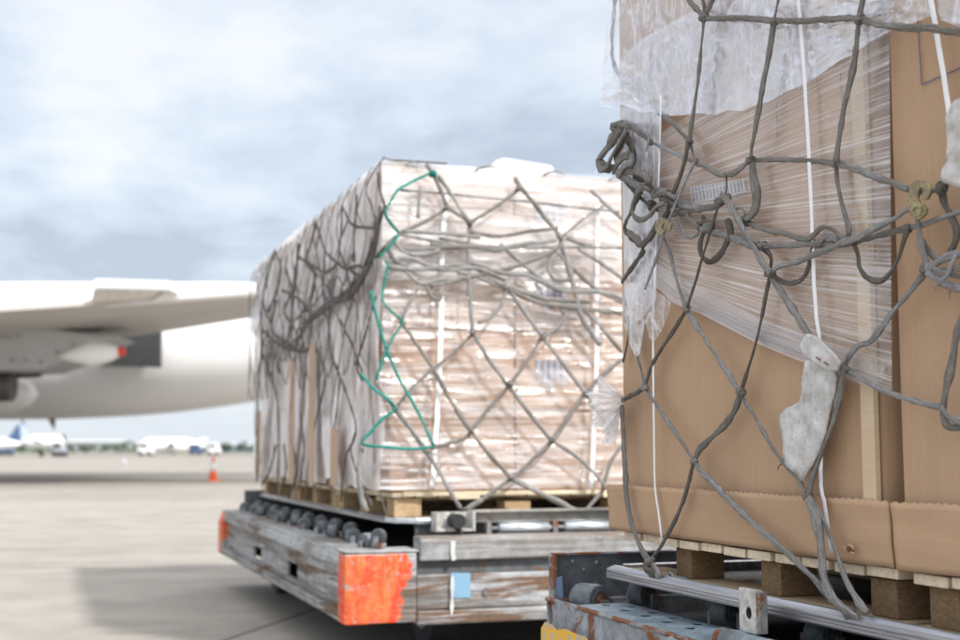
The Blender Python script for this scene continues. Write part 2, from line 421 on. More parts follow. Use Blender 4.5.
#==SETTING==
# ------------------------------------------------------------------ world, sun, camera
W = bpy.data.worlds.new('World'); S.world = W; W.use_nodes = True
t = W.node_tree; t.nodes.clear()
SUN_EL, SUN_AZ = math.radians(46), math.atan2(1.05, -1.7)   # azimuth measured from +Y towards +X
def wn(typ, **kw):
    nd = t.nodes.new(typ)
    for a, b in kw.items(): setattr(nd, a, b)
    return nd
sky = wn('ShaderNodeTexSky', sky_type='NISHITA', sun_disc=False); sky.sun_elevation = SUN_EL; sky.sun_rotation = SUN_AZ
sky.air_density = 1.2; sky.dust_density = 2
tc = wn('ShaderNodeTexCoord')
sep = wn('ShaderNodeSeparateXYZ'); t.links.new(tc.outputs['Generated'], sep.inputs[0])
# project the direction on a cloud deck so the clouds flatten towards the horizon
mz = wn('ShaderNodeMath', operation='ADD'); t.links.new(sep.outputs[2], mz.inputs[0]); mz.inputs[1].default_value = .16
mm = wn('ShaderNodeMath', operation='MAXIMUM'); t.links.new(mz.outputs[0], mm.inputs[0]); mm.inputs[1].default_value = .05
dv = wn('ShaderNodeVectorMath', operation='DIVIDE'); t.links.new(tc.outputs['Generated'], dv.inputs[0])
cb = wn('ShaderNodeCombineXYZ')
for i in range(3): t.links.new(mm.outputs[0], cb.inputs[i])
t.links.new(cb.outputs[0], dv.inputs[1])
mp = wn('ShaderNodeMapping'); mp.inputs['Location'].default_value = (3.4, 1.2, 0); mp.inputs['Rotation'].default_value = (0, 0, TH); t.links.new(dv.outputs[0], mp.inputs[0])
mp.inputs['Scale'].default_value = (1.25, 1.0, 0.2)
nz = wn('ShaderNodeTexNoise'); nz.inputs['Scale'].default_value = 1.25; nz.inputs['Detail'].default_value = 7; nz.inputs['Roughness'].default_value = .54; nz.inputs['Distortion'].default_value = .25
t.links.new(mp.outputs[0], nz.inputs['Vector'])
rp = wn('ShaderNodeValToRGB'); e = rp.color_ramp.elements
e[0].position = .33; e[0].color = (.25, .281, .335, 1)
e[1].position = .64; e[1].color = (.455, .466, .482, 1)
m1 = e.new(.5); m1.color = (.355, .392, .442, 1)
nz2 = wn('ShaderNodeTexNoise'); nz2.inputs['Scale'].default_value = 5.5; nz2.inputs['Detail'].default_value = 6; nz2.inputs['Roughness'].default_value = .6
t.links.new(mp.outputs[0], nz2.inputs['Vector'])
bz = wn('ShaderNodeMapRange'); t.links.new(sep.outputs[2], bz.inputs[0])
bz.inputs[1].default_value = .15; bz.inputs[2].default_value = .36; bz.inputs[3].default_value = -.09; bz.inputs[4].default_value = .09
nm_ = wn('ShaderNodeMath', operation='MULTIPLY_ADD'); t.links.new(nz2.outputs['Fac'], nm_.inputs[0]); nm_.inputs[1].default_value = .28; nm_.inputs[2].default_value = -.14
na_ = wn('ShaderNodeMath', operation='ADD'); t.links.new(nm_.outputs[0], na_.inputs[0]); t.links.new(bz.outputs[0], na_.inputs[1])
nb_ = wn('ShaderNodeMath', operation='ADD'); t.links.new(na_.outputs[0], nb_.inputs[0]); t.links.new(nz.outputs['Fac'], nb_.inputs[1])
t.links.new(nb_.outputs[0], rp.inputs[0])
# overcast brightens towards the zenith and around the veiled sun behind the camera
sv = Vector((math.sin(SUN_AZ)*math.cos(SUN_EL), math.cos(SUN_AZ)*math.cos(SUN_EL), math.sin(SUN_EL)))
dt = wn('ShaderNodeVectorMath', operation='DOT_PRODUCT'); t.links.new(tc.outputs['Generated'], dt.inputs[0]); dt.inputs[1].default_value = sv
mr = wn('ShaderNodeMapRange'); t.links.new(dt.outputs['Value'], mr.inputs[0])
mr.inputs[1].default_value = 0.1; mr.inputs[2].default_value = 1; mr.inputs[3].default_value = 1.0; mr.inputs[4].default_value = 2.6
mr2 = wn('ShaderNodeMapRange'); t.links.new(sep.outputs[2], mr2.inputs[0])
mr2.inputs[1].default_value = .42; mr2.inputs[2].default_value = 1; mr2.inputs[3].default_value = 0; mr2.inputs[4].default_value = .9
mx = wn('ShaderNodeMath', operation='ADD'); t.links.new(mr.outputs[0], mx.inputs[0]); t.links.new(mr2.outputs[0], mx.inputs[1])
# slightly brighter, hazier at the horizon
mr3 = wn('ShaderNodeMapRange'); t.links.new(sep.outputs[2], mr3.inputs[0])
mr3.inputs[1].default_value = .0; mr3.inputs[2].default_value = .12; mr3.inputs[3].default_value = .0; mr3.inputs[4].default_value = 1.0
hz = wn('ShaderNodeMix', data_type='RGBA'); t.links.new(mr3.outputs[0], hz.inputs[0]); hz.inputs[6].default_value = (.40, .435, .475, 1); t.links.new(rp.outputs[0], hz.inputs[7])
mw = wn('ShaderNodeMapRange'); t.links.new(mx.outputs[0], mw.inputs[0]); mw.inputs[1].default_value = 1.1; mw.inputs[2].default_value = 2.2
wm = wn('ShaderNodeMix', data_type='RGBA'); t.links.new(mw.outputs[0], wm.inputs[0]); t.links.new(hz.outputs[2], wm.inputs[6]); wm.inputs[7].default_value = (.395, .393, .393, 1)
sc1 = wn('ShaderNodeVectorMath', operation='SCALE'); t.links.new(wm.outputs[2], sc1.inputs[0]); t.links.new(mx.outputs[0], sc1.inputs['Scale'])
sc2 = wn('ShaderNodeVectorMath', operation='SCALE'); t.links.new(sc1.outputs[0], sc2.inputs[0]); sc2.inputs['Scale'].default_value = 10
mixs = wn('ShaderNodeMix', data_type='RGBA'); mixs.inputs[0].default_value = .88
t.links.new(sky.outputs[0], mixs.inputs[6]); t.links.new(sc2.outputs[0], mixs.inputs[7])
bg = wn('ShaderNodeBackground'); bg.inputs['Strength'].default_value = .1; t.links.new(mixs.outputs[2], bg.inputs['Color'])
wo = wn('ShaderNodeOutputWorld'); t.links.new(bg.outputs[0], wo.inputs[0])

sd = bpy.data.lights.new('sun', 'SUN'); sd.energy = 2.2; sd.angle = math.radians(2.5); sd.color = (1, .965, .92)
so = bpy.data.objects.new('sun', sd); C.objects.link(so); so.rotation_euler = (-sv).to_track_quat('-Z', 'Y').to_euler(); so.location = (5, -8, 12)

cd = bpy.data.cameras.new('camera'); cam = bpy.data.objects.new('camera', cd); C.objects.link(cam)
cd.sensor_width = 36; cd.lens = F/960*36; cd.clip_start = .05; cd.clip_end = 6000
cam.location = CAM
cam.matrix_world = Matrix(((RV.x, UV_.x, -FV.x, 0), (RV.y, UV_.y, -FV.y, 0), (RV.z, UV_.z, -FV.z, CH), (0, 0, 0, 1)))
cd.dof.use_dof = True; cd.dof.focus_distance = 2.75; cd.dof.aperture_fstop = 3.4; cd.dof.aperture_blades = 9
S.camera = cam
S.view_settings.view_transform = 'Standard'; S.view_settings.look = 'None'; S.view_settings.gamma = 1
S.view_settings.exposure = 1.1; S.view_settings.use_curve_mapping = False
S.cycles.max_bounces = 10; S.cycles.transparent_max_bounces = 24; S.cycles.use_denoising = True

# ------------------------------------------------------------------ ground
k = NT('airport_concrete'); v = k.coord(rot=(0, 0, TH))
big = k.noise(v, .18, 5, .6); mid = k.noise(v, 1.6, 6, .65); fine = k.noise(v, 40, 4, .7)
st = k.noise(k.coord(rot=(0, 0, TH), scale=(.06, 1, 1)), 1.3, 5, .6)
br = k.n('ShaderNodeTexBrick'); sh_ = k.n('ShaderNodeVectorMath', operation='ADD'); k.l(k.coord(rot=(0, 0, TH*1.7), scale=(1, 1, 1)), sh_.inputs[0]); sh_.inputs[1].default_value = (2.6, 3.1, 0); k.l(sh_.outputs[0], br.inputs['Vector'])
br.offset = 0; br.inputs['Scale'].default_value = 1; br.inputs['Brick Width'].default_value = 6; br.inputs['Row Height'].default_value = 6
br.inputs['Mortar Size'].default_value = .02; br.inputs['Mortar Smooth'].default_value = .4
br.inputs['Color1'].default_value = (1, 1, 1, 1); br.inputs['Color2'].default_value = (.86, .86, .86, 1); br.inputs['Mortar'].default_value = (.42, .4, .38, 1)
c = k.mix(k.ramp(big, [(.3, 0.), (.7, 1.)]), (.275, .254, .226), (.355, .33, .294))
c = k.mix(k.ramp(mid, [(.35, .6), (.6, 0.)]), c, (.20, .185, .168))
c = k.mix(k.ramp(st, [(.52, .0), (.70, .55)]), c, (.19, .178, .162))
c = k.mix(k.ramp(fine, [(.55, 0.), (.75, .35)]), c, (.2, .19, .175))
c = k.mix(1.0, c, br.outputs['Color'], 'MULTIPLY')
c = k.mix(k.ramp(k.noise(v, .9, 7, .75, 1.0), [(.66, 0.), (.72, .5)]), c, (.12, .11, .10))
k.bsdf(c, .85, 0, k.bump(fine, .4, .003), .25); M['ground'] = k.m
g = grid(lambda a, b: Vector(((a-.5)*6000, -300+b*5600, 0)), 8, 8).build('ground', M['ground']); tag(g, None, None, kind='structure')

k = NT('grass_field'); v = k.coord()
k.bsdf(k.mix(k.noise(v, .05, 5), (.07, .10, .04), (.16, .17, .08)), .95); M['grass'] = k.m
def strip(name, mat, D0, D1, z):
    P = [CAM+FH*D+RV*x for D, x in ((D0, -900), (D0, 900), (D1, 1500), (D1, -1500))]
    mb = MB(); mb.add([(p.x, p.y, z) for p in P], [(0, 1, 2, 3)]); return tag(mb.build(name, mat), None, None, kind='structure')
strip('grass_field', M['grass'], 330, 2400, .02)
M['asph'] = m_plain('worn_asphalt', (.20, .185, .165), .9, 0, .2, .4)
strip('taxiway', M['asph'], 150, 215, .012)
#==BACKGROUND==
# ------------------------------------------------------------------ freighter aircraft, fuselage axis along the picture, 45 m out
PL = thing('aircraft', 'big white jet aircraft parked side on across the apron, its wing above its belly', 'aircraft', tuple(dep(150, 450, 45).xy)+(0,))
PLo = Vector(PL.location)
def pbuild(mb, name, mat, parent=PL, bevel=0, off=None):
    base = PLo if parent is PL else None
    o = mb.build(name, mat, None, bevel)
    o.data.transform(Matrix.Translation(-PLo)); o.parent = parent
    return fixn(o)
def lathe_px(st, D, n=32):
    """stations (px, y_top, y_bottom) at depth D make a round body"""
    mb = MB(); vs = []; fs = []
    for (px, yt, yb) in st:
        a, b = dep(px, yt, D), dep(px, yb, D); c = (a+b)/2; r = (a.z-b.z)/2
        for i in range(n):
            an = 2*pi*i/n; vs.append(c+Vector((0, 0, 1))*math.cos(an)*r+FH*math.sin(an)*r)
    for j in range(len(st)-1):
        for i in range(n): fs.append((j*n+i, j*n+(i+1) % n, (j+1)*n+(i+1) % n, (j+1)*n+i))
    fs += [tuple(range(n)), tuple((len(st)-1)*n+i for i in range(n))[::-1]]
    mb.add(vs, fs, True); return mb
st = [(-900, 283, 420), (-500, 283, 420), (0, 282, 420), (60, 282, 419.5), (100, 282, 418), (140, 282, 416), (180, 282, 412.5), (220, 282, 407.5), (255, 282.5, 402), (300, 283, 392), (360, 284, 377), (430, 287, 356), (500, 292, 334), (560, 298, 318), (590, 303, 310)]
pbuild(lathe_px([(-1010, 350, 368), (-990, 325, 385), (-950, 300, 406)]+st, 45), 'fuselage', M['white_pl'])
def slab(pts, D, thick, name, mat, parent=PL, bevel=0.0):
    mb = MB(); mb.prism([dep(a, b, D) for a, b in pts], FH*thick); return pbuild(mb, name, mat, parent, bevel)
slab([(430, 292), (545, 300), (556, 176), (551, 166), (505, 158.5), (496, 161), (482, 176)], 44.85, .3, 'tail_fin', M['white_pl'], bevel=.06)
mb = MB(); mb.prism([dep(450, 315, 44), dep(545, 308, 44), dep(600, 300, 36), dep(570, 301, 36)], (0, 0, .22)); pbuild(mb, 'tailplane', M['white_pl'])
# wing: passes between camera and fuselage; near edge high in the picture
def wing_mb():
    near = [(-260, 326, 30), (-100, 318, 31), (0, 311, 32), (130, 302.5, 33), (255, 292.5, 34), (420, 283, 35)]
    far = [(-260, 352, 42), (-100, 350, 42), (0, 346, 41.5), (130, 337, 41), (255, 317.5, 38.5), (420, 299, 37)]
    mb = MB(); vs = []; n = 6
    for (a, b) in zip(near, far):
        p, q = dep(*a), dep(*b)
        th = .75*(1-(a[0]+260)/900)
        prof = [(0, 0), (.0, .35), (.08, .75), (.35, 1), (.7, .65), (1, .12), (1, 0), (.6, -.12), (.25, -.18)]
        for (s, h) in prof: vs.append(p.lerp(q, s)+Vector((0, 0, th*h*.8)))
    m = 9; fs = []
    for j in range(len(near)-1):
        for i in range(m): fs.append((j*m+i, j*m+(i+1) % m, (j+1)*m+(i+1) % m, (j+1)*m+i))
    fs += [tuple(range(m)), tuple((len(near)-1)*m+i for i in range(m))[::-1]]
    mb.add(vs, fs); return mb
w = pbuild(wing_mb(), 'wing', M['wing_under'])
# white leading panel standing on the near edge of the wing
def stripbody(top, bot, D, thick, name, mat, parent=PL, bevel=0):
    mb = MB(); mb.prism([dep(a, b, D) for a, b in top]+[dep(a, b, D) for a, b in bot[::-1]], FH*thick); return pbuild(mb, name, mat, parent, bevel)
stripbody([(-260, 300), (0, 304), (90, 297), (255, 287), (420, 279)], [(-260, 312), (0, 312.5), (90, 306.5), (255, 294.5), (420, 285)], 33.0, .5, 'leading_edge_slat', M['white_pl'], bevel=.05)
# raised spoiler: white upper skin, brownish underside
stripbody([(95, 279), (168, 281)], [(93, 288), (172, 290)], 32.2, .9, 'spoiler', M['white_pl'], bevel=.02)
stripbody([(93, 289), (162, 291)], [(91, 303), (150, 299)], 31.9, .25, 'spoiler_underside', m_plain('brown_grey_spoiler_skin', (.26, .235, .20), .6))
# grey wing root fairing with small drain holes
fp = [(-260, 352), (-60, 330), (20, 324), (90, 333), (118, 336), (96, 344), (68, 360), (40, 370), (14, 371), (-60, 371), (-260, 380)]
pbuild(MB().prism([dep(a, b, 37) for a, b in fp], FH*2.2), 'wing_root_fairing', M['grey_pl'], bevel=.12)
for (a, b) in ((3, 337), (9, 338), (18, 336), (12, 360), (25, 360), (57, 352), (74, 345), (40, 362)):
    mb = MB(); mb.cyl(dep(a, b, 36.9), dep(a, b, 36.99), .03, n=10); pbuild(mb, 'panel_vent', M['dark_pl'])
slab([(12, 371), (45, 371), (36, 377), (14, 378)], 38.5, .3, 'shadow_gap_panel', M['dark_pl'])
# flap track canoe with a red tip
a, b = dep(60, 357, 35.5), dep(121, 351.5, 35.5); L_ = (b-a)
mb = MB(); mb.cyl(a, b, 0, n=20, stations=[(0, .05), (.25, .2), (.55, .36), (.8, .27), (1, .12)]); cn = pbuild(mb, 'flap_track_fairing', M['white_pl'])
mb = MB(); mb.cyl(b-L_*.03, b+L_*.07, 0, n=16, stations=[(0, .145), (.6, .14), (1, .05)]); pbuild(mb, 'fairing_tip', M['red_pl'], PL)
# dark slab standing in for the shade of an open bay behind the wing
slab([(89, 331), (160, 328), (159.5, 367), (89, 365)], 42.0, .3, 'open_bay_shade', M['dark_pl'])
# engine nozzle and round white fairing at the left edge
mb = MB(); mb.cyl(dep(-120, 386, 38), dep(13, 387, 38), 0, n=28, stations=[(0, .5), (.7, .48), (1, .42)]); pbuild(mb, 'engine_nozzle', M['engine_dark'])
mb = MB(); mb.cyl(dep(-60, 396, 40.5), dep(38, 394, 40.5), 0, n=28, stations=[(0, .78), (.5, .76), (.75, .62), (.92, .35), (1, .05)]); pbuild(mb, 'belly_fairing', M['white_pl'])
slab([(47, 418), (55, 418), (54, 430)], 44.9, .08, 'blade_antenna', m_plain('brown_antenna', (.30, .17, .13)))
slab([(21.5, 417), (23, 417), (23, 424), (21.5, 424)], 44.9, .08, 'drain_mast', M['grey_pl'])
# main gear out of frame to the left keeps it standing
for px in (-420, -900):
    mb = MB(); p = dep(px, 410, 45); mb.cyl((p.x, p.y, .5), (p.x, p.y, 2.8), .14); g_ = pbuild(mb, 'gear_strut', M['galv'])
    mb = MB()
    for q in (-1, 1): c0 = Vector((p.x, p.y, .55))+RV*.0+FH*q*.5; mb.cyl(c0-FH*.18, c0+FH*.18, .55, n=24)
    pbuild(mb, 'gear_wheels', M['rubber'])

# ------------------------------------------------------------------ distant aircraft
def small_plane(px0, px1, yc, D, label, tailpx, tailtop, finmat, nose=-1, r=None):
    p0, p1 = dep(px0, yc, D), dep(px1, yc, D); L = (p1-p0).length; r = r or L*.055
    o = thing('distant_aircraft', label, 'aircraft', ((p0.x+p1.x)/2, (p0.y+p1.y)/2, 0), 0, 'small distant aircraft')
    B = Vector(o.location)
    def bb(mb, nm, mt):
        x = mb.build(nm, mt); x.data.transform(Matrix.Translation(-B)); x.parent = o; return fixn(x)
    a, b = (p0, p1) if nose < 0 else (p1, p0)
    mb = MB(); mb.cyl(a, b, 0, n=20, stations=[(0, r*.1), (.04, r*.6), (.12, r), (.7, r), (.9, r*.5), (1, r*.15)]); bb(mb, 'fuselage', M['white_pl'])
    d = (b-a).normalized(); T = dep(tailpx, tailtop, D); hgt = T.z-b.z
    mb = MB(); mb.prism([b-d*L*.16+Vector((0, 0, r*.5)), b-d*L*.02+Vector((0, 0, r*.3)), b+d*L*.03+Vector((0, 0, hgt)), b-d*L*.05+Vector((0, 0, hgt))], FH*.3); bb(mb, 'tail_fin', finmat)
    c_ = a.lerp(b, .45)
    for s in (-1, 1):
        mb = MB(); mb.prism([c_-d*L*.08-Vector((0, 0, r*.5)), c_+d*L*.08-Vector((0, 0, r*.5)), c_+d*L*.16+FH*s*L*.42+Vector((0, 0, r*.3)), c_+d*L*.11+FH*s*L*.42+Vector((0, 0, r*.3))], (0, 0, .18)); bb(mb, 'wing', M['grey_pl'])
    for q in (.12, .5):
        c2 = a.lerp(b, q); mb = MB(); mb.cyl((c2.x, c2.y, 0), (c2.x, c2.y, c2.z), .12); mb.cyl(Vector((c2.x, c2.y, .35))-FH*.2, Vector((c2.x, c2.y, .35))+FH*.2, .35); bb(mb, 'landing_gear', M['rubber'])
small_plane(-75, 22, 444, 190, 'distant white and blue jet at the left edge under the big aircraft', 18, 424, M['blue'], r=1.1)
small_plane(20, 64, 442, 170, 'distant white jet with tall pale blue tail below the big belly', 44, 423, m_plain('pale_blue_tail', (.42, .52, .62), .5), nose=1, r=.9)
small_plane(140, 206, 445.5, 260, 'distant white airliner among trees left of the orange cone', 203, 438, M['white_pl'], r=1.5)

# ------------------------------------------------------------------ vehicles, huts and trees on the horizon
def far_van(px, w, D, h, mat, label, cat='van'):
    p = dep(px, 450, D); o = thing('distant_van', label, cat, (p.x, p.y, 0), -TH, 'distant apron vehicles')
    wm = w*D/F
    mb = MB(); mb.prism([(-wm/2, -1, .35), (wm/2, -1, .35), (wm/2, -1, h*.55), (wm*.36, -1, h*.6), (wm*.25, -1, h), (-wm/2, -1, h)], (0, 2, 0)); x = fixn(mb.build('body', mat, o, .06))
    mb = MB(); mb.box(-wm*.42, wm*.24, -1.03, 1.03, h*.62, h*.9); mb.build('window', M['dark_pl'], o)
    for q in (-.3, .3):
        mb = MB(); mb.cyl((wm*q, -1.05, .38), (wm*q, 1.05, .38), .38); mb.build('wheel', M['rubber'], o)
far_van(146, 14, 210, 2.1, M['white_pl'], 'white van far off left of the trees beside the airliner nose')
far_van(196, 12, 240, 2.0, M['blue'], 'dark blue van far off in front of the horizon trees')
far_van(214, 12, 230, 2.0, M['white_pl'], 'small white van far off directly above the orange cone')
far_van(6, 14, 220, 2.0, M['blue'], 'blue van far off at the left edge of the apron')
far_van(60, 10, 170, 1.9, M['grey_bld'], 'grey van far off beside the pale blue aircraft tail')
def hut(px0, px1, ytop, D, mat, label):
    p0, p1 = dep(px0, 450, D), dep(px1, 450, D); h = dep(px0, ytop, D).z
    o = thing('airport_building', label, 'building', ((p0.x+p1.x)/2, (p0.y+p1.y)/2, 0), -TH, 'low buildings on the horizon'); w = (p1-p0).length/2
    mb = MB(); mb.box(-w, w, 0, 14, 0, h*.9); mb.build('wall', mat, o)
    mb = MB(); mb.prism([(-w-.3, -.3, h*.9), (w+.3, -.3, h*.9), (w+.3, 7, h*1.08), (-w-.3, 7, h*1.08)], (0, 0, .25)); mb.prism([(-w-.3, 14.3, h*.9), (w+.3, 14.3, h*.9), (w+.3, 7, h*1.08), (-w-.3, 7, h*1.08)], (0, 0, .25)); fixn(mb.build('roof', M['grey_pl'], o))
    for i in range(5):
        x = -w+(i+.5)*w*2/5; mb = MB(); mb.box(x-w*.12, x+w*.12, -.05, .1, h*.3, h*.65); mb.build('window', M['dark_pl'], o)
hut(64, 122, 441.5, 420, M['grey_bld'], 'long low grey building on the horizon below the belly')
hut(-60, 30, 439, 430, M['grey_bld'], 'grey building on the horizon at the left edge')
hut(168, 250, 444.5, 440, m_plain('blue_grey_cladding', (.20, .25, .33), .8), 'low blue grey building behind the horizon trees')
def tree(px, ytop, wpx, D, label):
    p = dep(px, 450, D); h = dep(px, ytop, D).z; w = wpx*D/F/2
    o = thing('tree', label, 'tree', (p.x, p.y, 0), random.uniform(0, 6), 'trees on the horizon')
    mb = MB(); mb.cyl((0, 0, 0), (0, 0, h*.55), .03*h, .012*h, n=8)
    for i in range(4):
        a = random.uniform(0, 6.28); mb.cyl((0, 0, h*.3), (math.cos(a)*w*.5, math.sin(a)*w*.5, h*.65), .012*h, .004*h, n=6)
    mb.build('trunk', M['bark'], o)
    mb = MB(); vs = []; fs = []
    cl = [(random.uniform(-.6, .6)*w, random.uniform(-.6, .6)*w, h*random.uniform(.35, .85)) for _ in range(9)]
    for i in range(520):
        c_ = random.choice(cl); rr = w*.42; d = Vector((random.gauss(0, 1), random.gauss(0, 1), random.gauss(0, .8))).normalized()*rr*random.uniform(.5, 1)
        q = Vector(c_)+d
        if q.z < h*.12 or q.z > h: continue
        s = h*.045; a_ = Vector((random.gauss(0, 1), random.gauss(0, 1), random.gauss(0, 1))).normalized()*s; b_ = a_.orthogonal().normalized()*s*.7
        n0 = len(vs); vs += [q-a_, q+b_, q+a_, q-b_]; fs.append((n0, n0+1, n0+2, n0+3))
    mb.add(vs, fs); mb.build('crown', M['leaf'], o)
T = [(62, 431, 6, 300, 'tall narrow dark tree standing alone right of the pale blue tail'),
     (123, 441, 14, 330, 'rounded dark green tree above the white marker post'),
     (107, 445, 12, 345, 'low bush like tree left of the white marker post'),
     (137, 443.5, 9, 350, 'small dark tree between marker post and distant airliner'),
     (150, 443, 12, 340, 'dark tree behind the nose of the distant airliner'),
     (204, 441.5, 15, 320, 'broad dark tree behind the tail of the distant airliner'),
     (226, 441, 13, 325, 'dark tree on the horizon just right of the orange cone'),
     (241, 440.5, 12, 330, 'dark tree on the horizon closest to the left side of the wrapped cargo'),
     (253, 444, 12, 335, 'low dark tree touching the left edge of the wrapped cargo'),
     (85, 444.5, 12, 350, 'low tree in front of the long grey building'),
     (38, 444, 12, 350, 'low tree behind the tall pale blue aircraft tail'),
     (270, 442, 20, 330, 'tree on the horizon hidden mostly by the wrapped cargo')]
for a in T: tree(*a)
# hedge line: one mass
mb = MB(); vs = []; fs = []
for i in range(9000):
    x = random.uniform(-420, 560); q = CAM+FH*(360+random.uniform(-3, 3))+RV*x
    hh = 1.2+.9*noise.noise(Vector((x*.05, 1, 1)))+.5*noise.noise(Vector((x*.3, 4, 1)))
    q = Vector((q.x, q.y, random.uniform(0, 1)*max(.4, hh)*1.3)); s = .35
    a_ = Vector((random.gauss(0, 1), random.gauss(0, 1), random.gauss(0, 1))).normalized()*s; b_ = a_.orthogonal().normalized()*s
    n0 = len(vs); vs += [q-a_, q+b_, q+a_, q-b_]; fs.append((n0, n0+1, n0+2, n0+3))
mb.add(vs, fs); o = mb.build('hedge', M['leaf']); tag(o, 'low dark hedge line running along the far edge of the airfield', 'hedge', kind='stuff')

# ------------------------------------------------------------------ cone and marker
p = onz(213, 481, 0); p = p*1.0
D_ = (p-CAM).dot(FV)
hc = (481-454)*D_/F*.93
co = thing('traffic_cone', 'orange and white traffic cone standing on the concrete left of the wrapped cargo', 'traffic cone', (p.x, p.y, 0), .3)
r0 = 5.0*D_/F
mb = MB(); mb.box(-r0*1.15, r0*1.15, -r0*1.15, r0*1.15, 0, .04); mb.build('base', M['cone_or'], co, .01)
def rr(z): return r0*(1-.82*z/hc)*.86
mb = MB(); mb.cyl((0, 0, .04), (0, 0, hc*.40), rr(.04), rr(hc*.40)); mb.build('body', M['cone_or'], co)
mb = MB(); mb.cyl((0, 0, hc*.402), (0, 0, hc*.74), rr(hc*.40)+.004, rr(hc*.74)+.004); mb.build('reflective_band', M['cone_wh'], co)
mb = MB(); mb.cyl((0, 0, hc*.742), (0, 0, hc), rr(hc*.74), rr(hc)); mb.build('tip', M['cone_or'], co)
p = dep(124, 463, 66); p.z = 0
mk = thing('marker_post', 'short white marker post far out on the apron left of the cone', 'marker post', tuple(p))
mb = MB(); mb.cyl((0, 0, .06), (0, 0, .42), .09, .07); mb.build('post', m_plain('pale_lilac_post', (.45, .45, .52)), mk)
mb = MB(); mb.cyl((0, 0, 0), (0, 0, .06), .16, .15); mb.build('base', M['grey_pl'], mk)
#==DOLLIES==
NX = (-1, 0, 0); NY = (0, -1, 0)
def tile_slots(mb, x0, x1, y0, y1, z0, z1, slots):
    """plate with rectangular openings along y"""
    ys = y0
    for (a, b, c_, d) in sorted(slots):
        mb.box(x0, x1, ys, a, z0, z1); mb.box(x0, x1, a, b, z0, c_); mb.box(x0, x1, a, b, d, z1); ys = b
    mb.box(x0, x1, ys, y1, z0, z1)
def wheel(parent, x, y, r=.19, w=.14):
    mb = MB(); mb.cyl((x-w/2, y, r), (x+w/2, y, r), 0, n=28, cap=True, stations=[(0, r*.93), (.12, r), (.88, r), (1, r*.93)])
    o = mb.build('wheel', M['rubber'], parent)
    mb = MB(); mb.cyl((x-w/2-.006, y, r), (x+w/2+.006, y, r), r*.55, n=20); mb.build('rim', M['galv'], o)
def caster(parent, x, y, z, r=.036, w=.045, ang=0, mat='tyre_grey', name='caster'):
    """swivel transfer caster: fork, wheel, hub; wheel axis in direction ang"""
    d = Vector((math.cos(ang), math.sin(ang), 0)); s = Vector((-d.y, d.x, 0)); c_ = Vector((x, y, z))
    mb = MB(); mb.cyl(c_-d*w/2, c_+d*w/2, 0, n=26, stations=[(0, r*.8), (.0, r*.92), (.14, r), (.86, r), (1, r*.92)])
    o = mb.build(name, M[mat], parent)
    mb = MB()
    mb.cyl(c_-d*(w/2+.003), c_+d*(w/2+.003), r*.62, n=20); mb.cyl(c_-d*(w/2+.008), c_+d*(w/2+.008), r*.3, n=12)
    mb.build('hub', M['steel_dark'], o)
    mb = MB(); mb.cyl(c_-d*(w/2+.011), c_+d*(w/2+.011), r*.15, n=8)
    mb.obox(c_-Vector((0, 0, r*1.05)), d*(w/2+.012), s*r*.7, (0, 0, .008))
    for q in (-1, 1): mb.obox(c_+d*q*(w/2+.0185)-Vector((0, 0, r*.5)), d*.004, s*r*.32, (0, 0, r*.55))
    mb.build('bracket', M['steel'], o)

# ---------------- far dolly
FD = thing('roller_dolly', 'weathered grey roller dolly with orange painted corners carrying the wrapped cargo behind', 'cargo dolly')
X0, X1, Y0, Y1 = 1.15, 3.85, 5.0, 8.76
mb = MB()
slots = [(y-.13, y+.13, .285, .355) for y in (6.27, 7.33)]
tile_slots(mb, X0+.03, X0+.042, Y0+.05, Y1-.05, .262, .43, slots)
fixn(mb.build('side_web', M['steel_paint'], FD))
mb = MB(); mb.prism([(X0, Y0, .432), (X0+.02, Y0, .50), (X0+.15, Y0, .50), (X0+.15, Y0, .432)], (0, Y1-Y0, 0)); fixn(mb.build('side_upper_beam', M['steel_paint'], FD, .008))
mb = MB(); mb.prism([(X0+.005, Y0, .215), (X0, Y0, .26), (X0+.10, Y0, .26), (X0+.10, Y0, .215)], (0, Y1-Y0, 0)); fixn(mb.build('side_lower_beam', M['steel_paint'], FD, .006))
mb = MB(); mb.box(X0+.10, X0+.14, Y0+.06, Y1-.06, .27, .42); mb.build('inner_web', M['steel_dark'], FD)
mb = MB(); mb.box(X1-.1, X1, Y0, Y1, .215, .50); mb.build('side_beam', M['steel_far'], FD, .006)
# front end: corner post, lower fascia, groove, upper beam
mb = MB(); mb.box(X0-.004, 1.44, Y0-.006, Y0+.12, .218, .49); mb.box(X0-.006, 1.45, Y0-.008, Y0+.16, .492, .503); mb.build('corner_plate', M['steel_paint'], FD, .012)
mb = MB(); mb.box(1.442, X1-.1, Y0, Y0+.07, .262, .40); mb.build('end_web', M['steel_paint'], FD, .006)
mb = MB(); mb.box(1.442, X1-.1, Y0-.012, Y0+.09, .205, .26); mb.build('end_lower_beam', M['steel_paint'], FD, .008)
mb = MB(); mb.box(1.442, X1-.1, Y0+.03, Y0+.09, .402, .452); mb.build('end_groove', M['steel_dark'], FD)
mb = MB(); mb.prism([(1.455, Y0, .455), (1.455, Y0-.005, .535), (1.455, Y0+.02, .552), (1.455, Y0+.10, .552), (1.455, Y0+.10, .455)], (X1-1.56, 0, 0)); fixn(mb.build('end_upper_beam', M['steel_far'], FD, .007))
mb = MB(); mb.box(X0+.1, X1-.1, Y1-.09, Y1, .215, .50); mb.build('end_beam', M['steel_far'], FD)
mb = MB(); mb.box(X0+.15, X1-.1, Y0+.165, Y1-.09, .40, .43); mb.build('deck_plate', M['black'], FD)
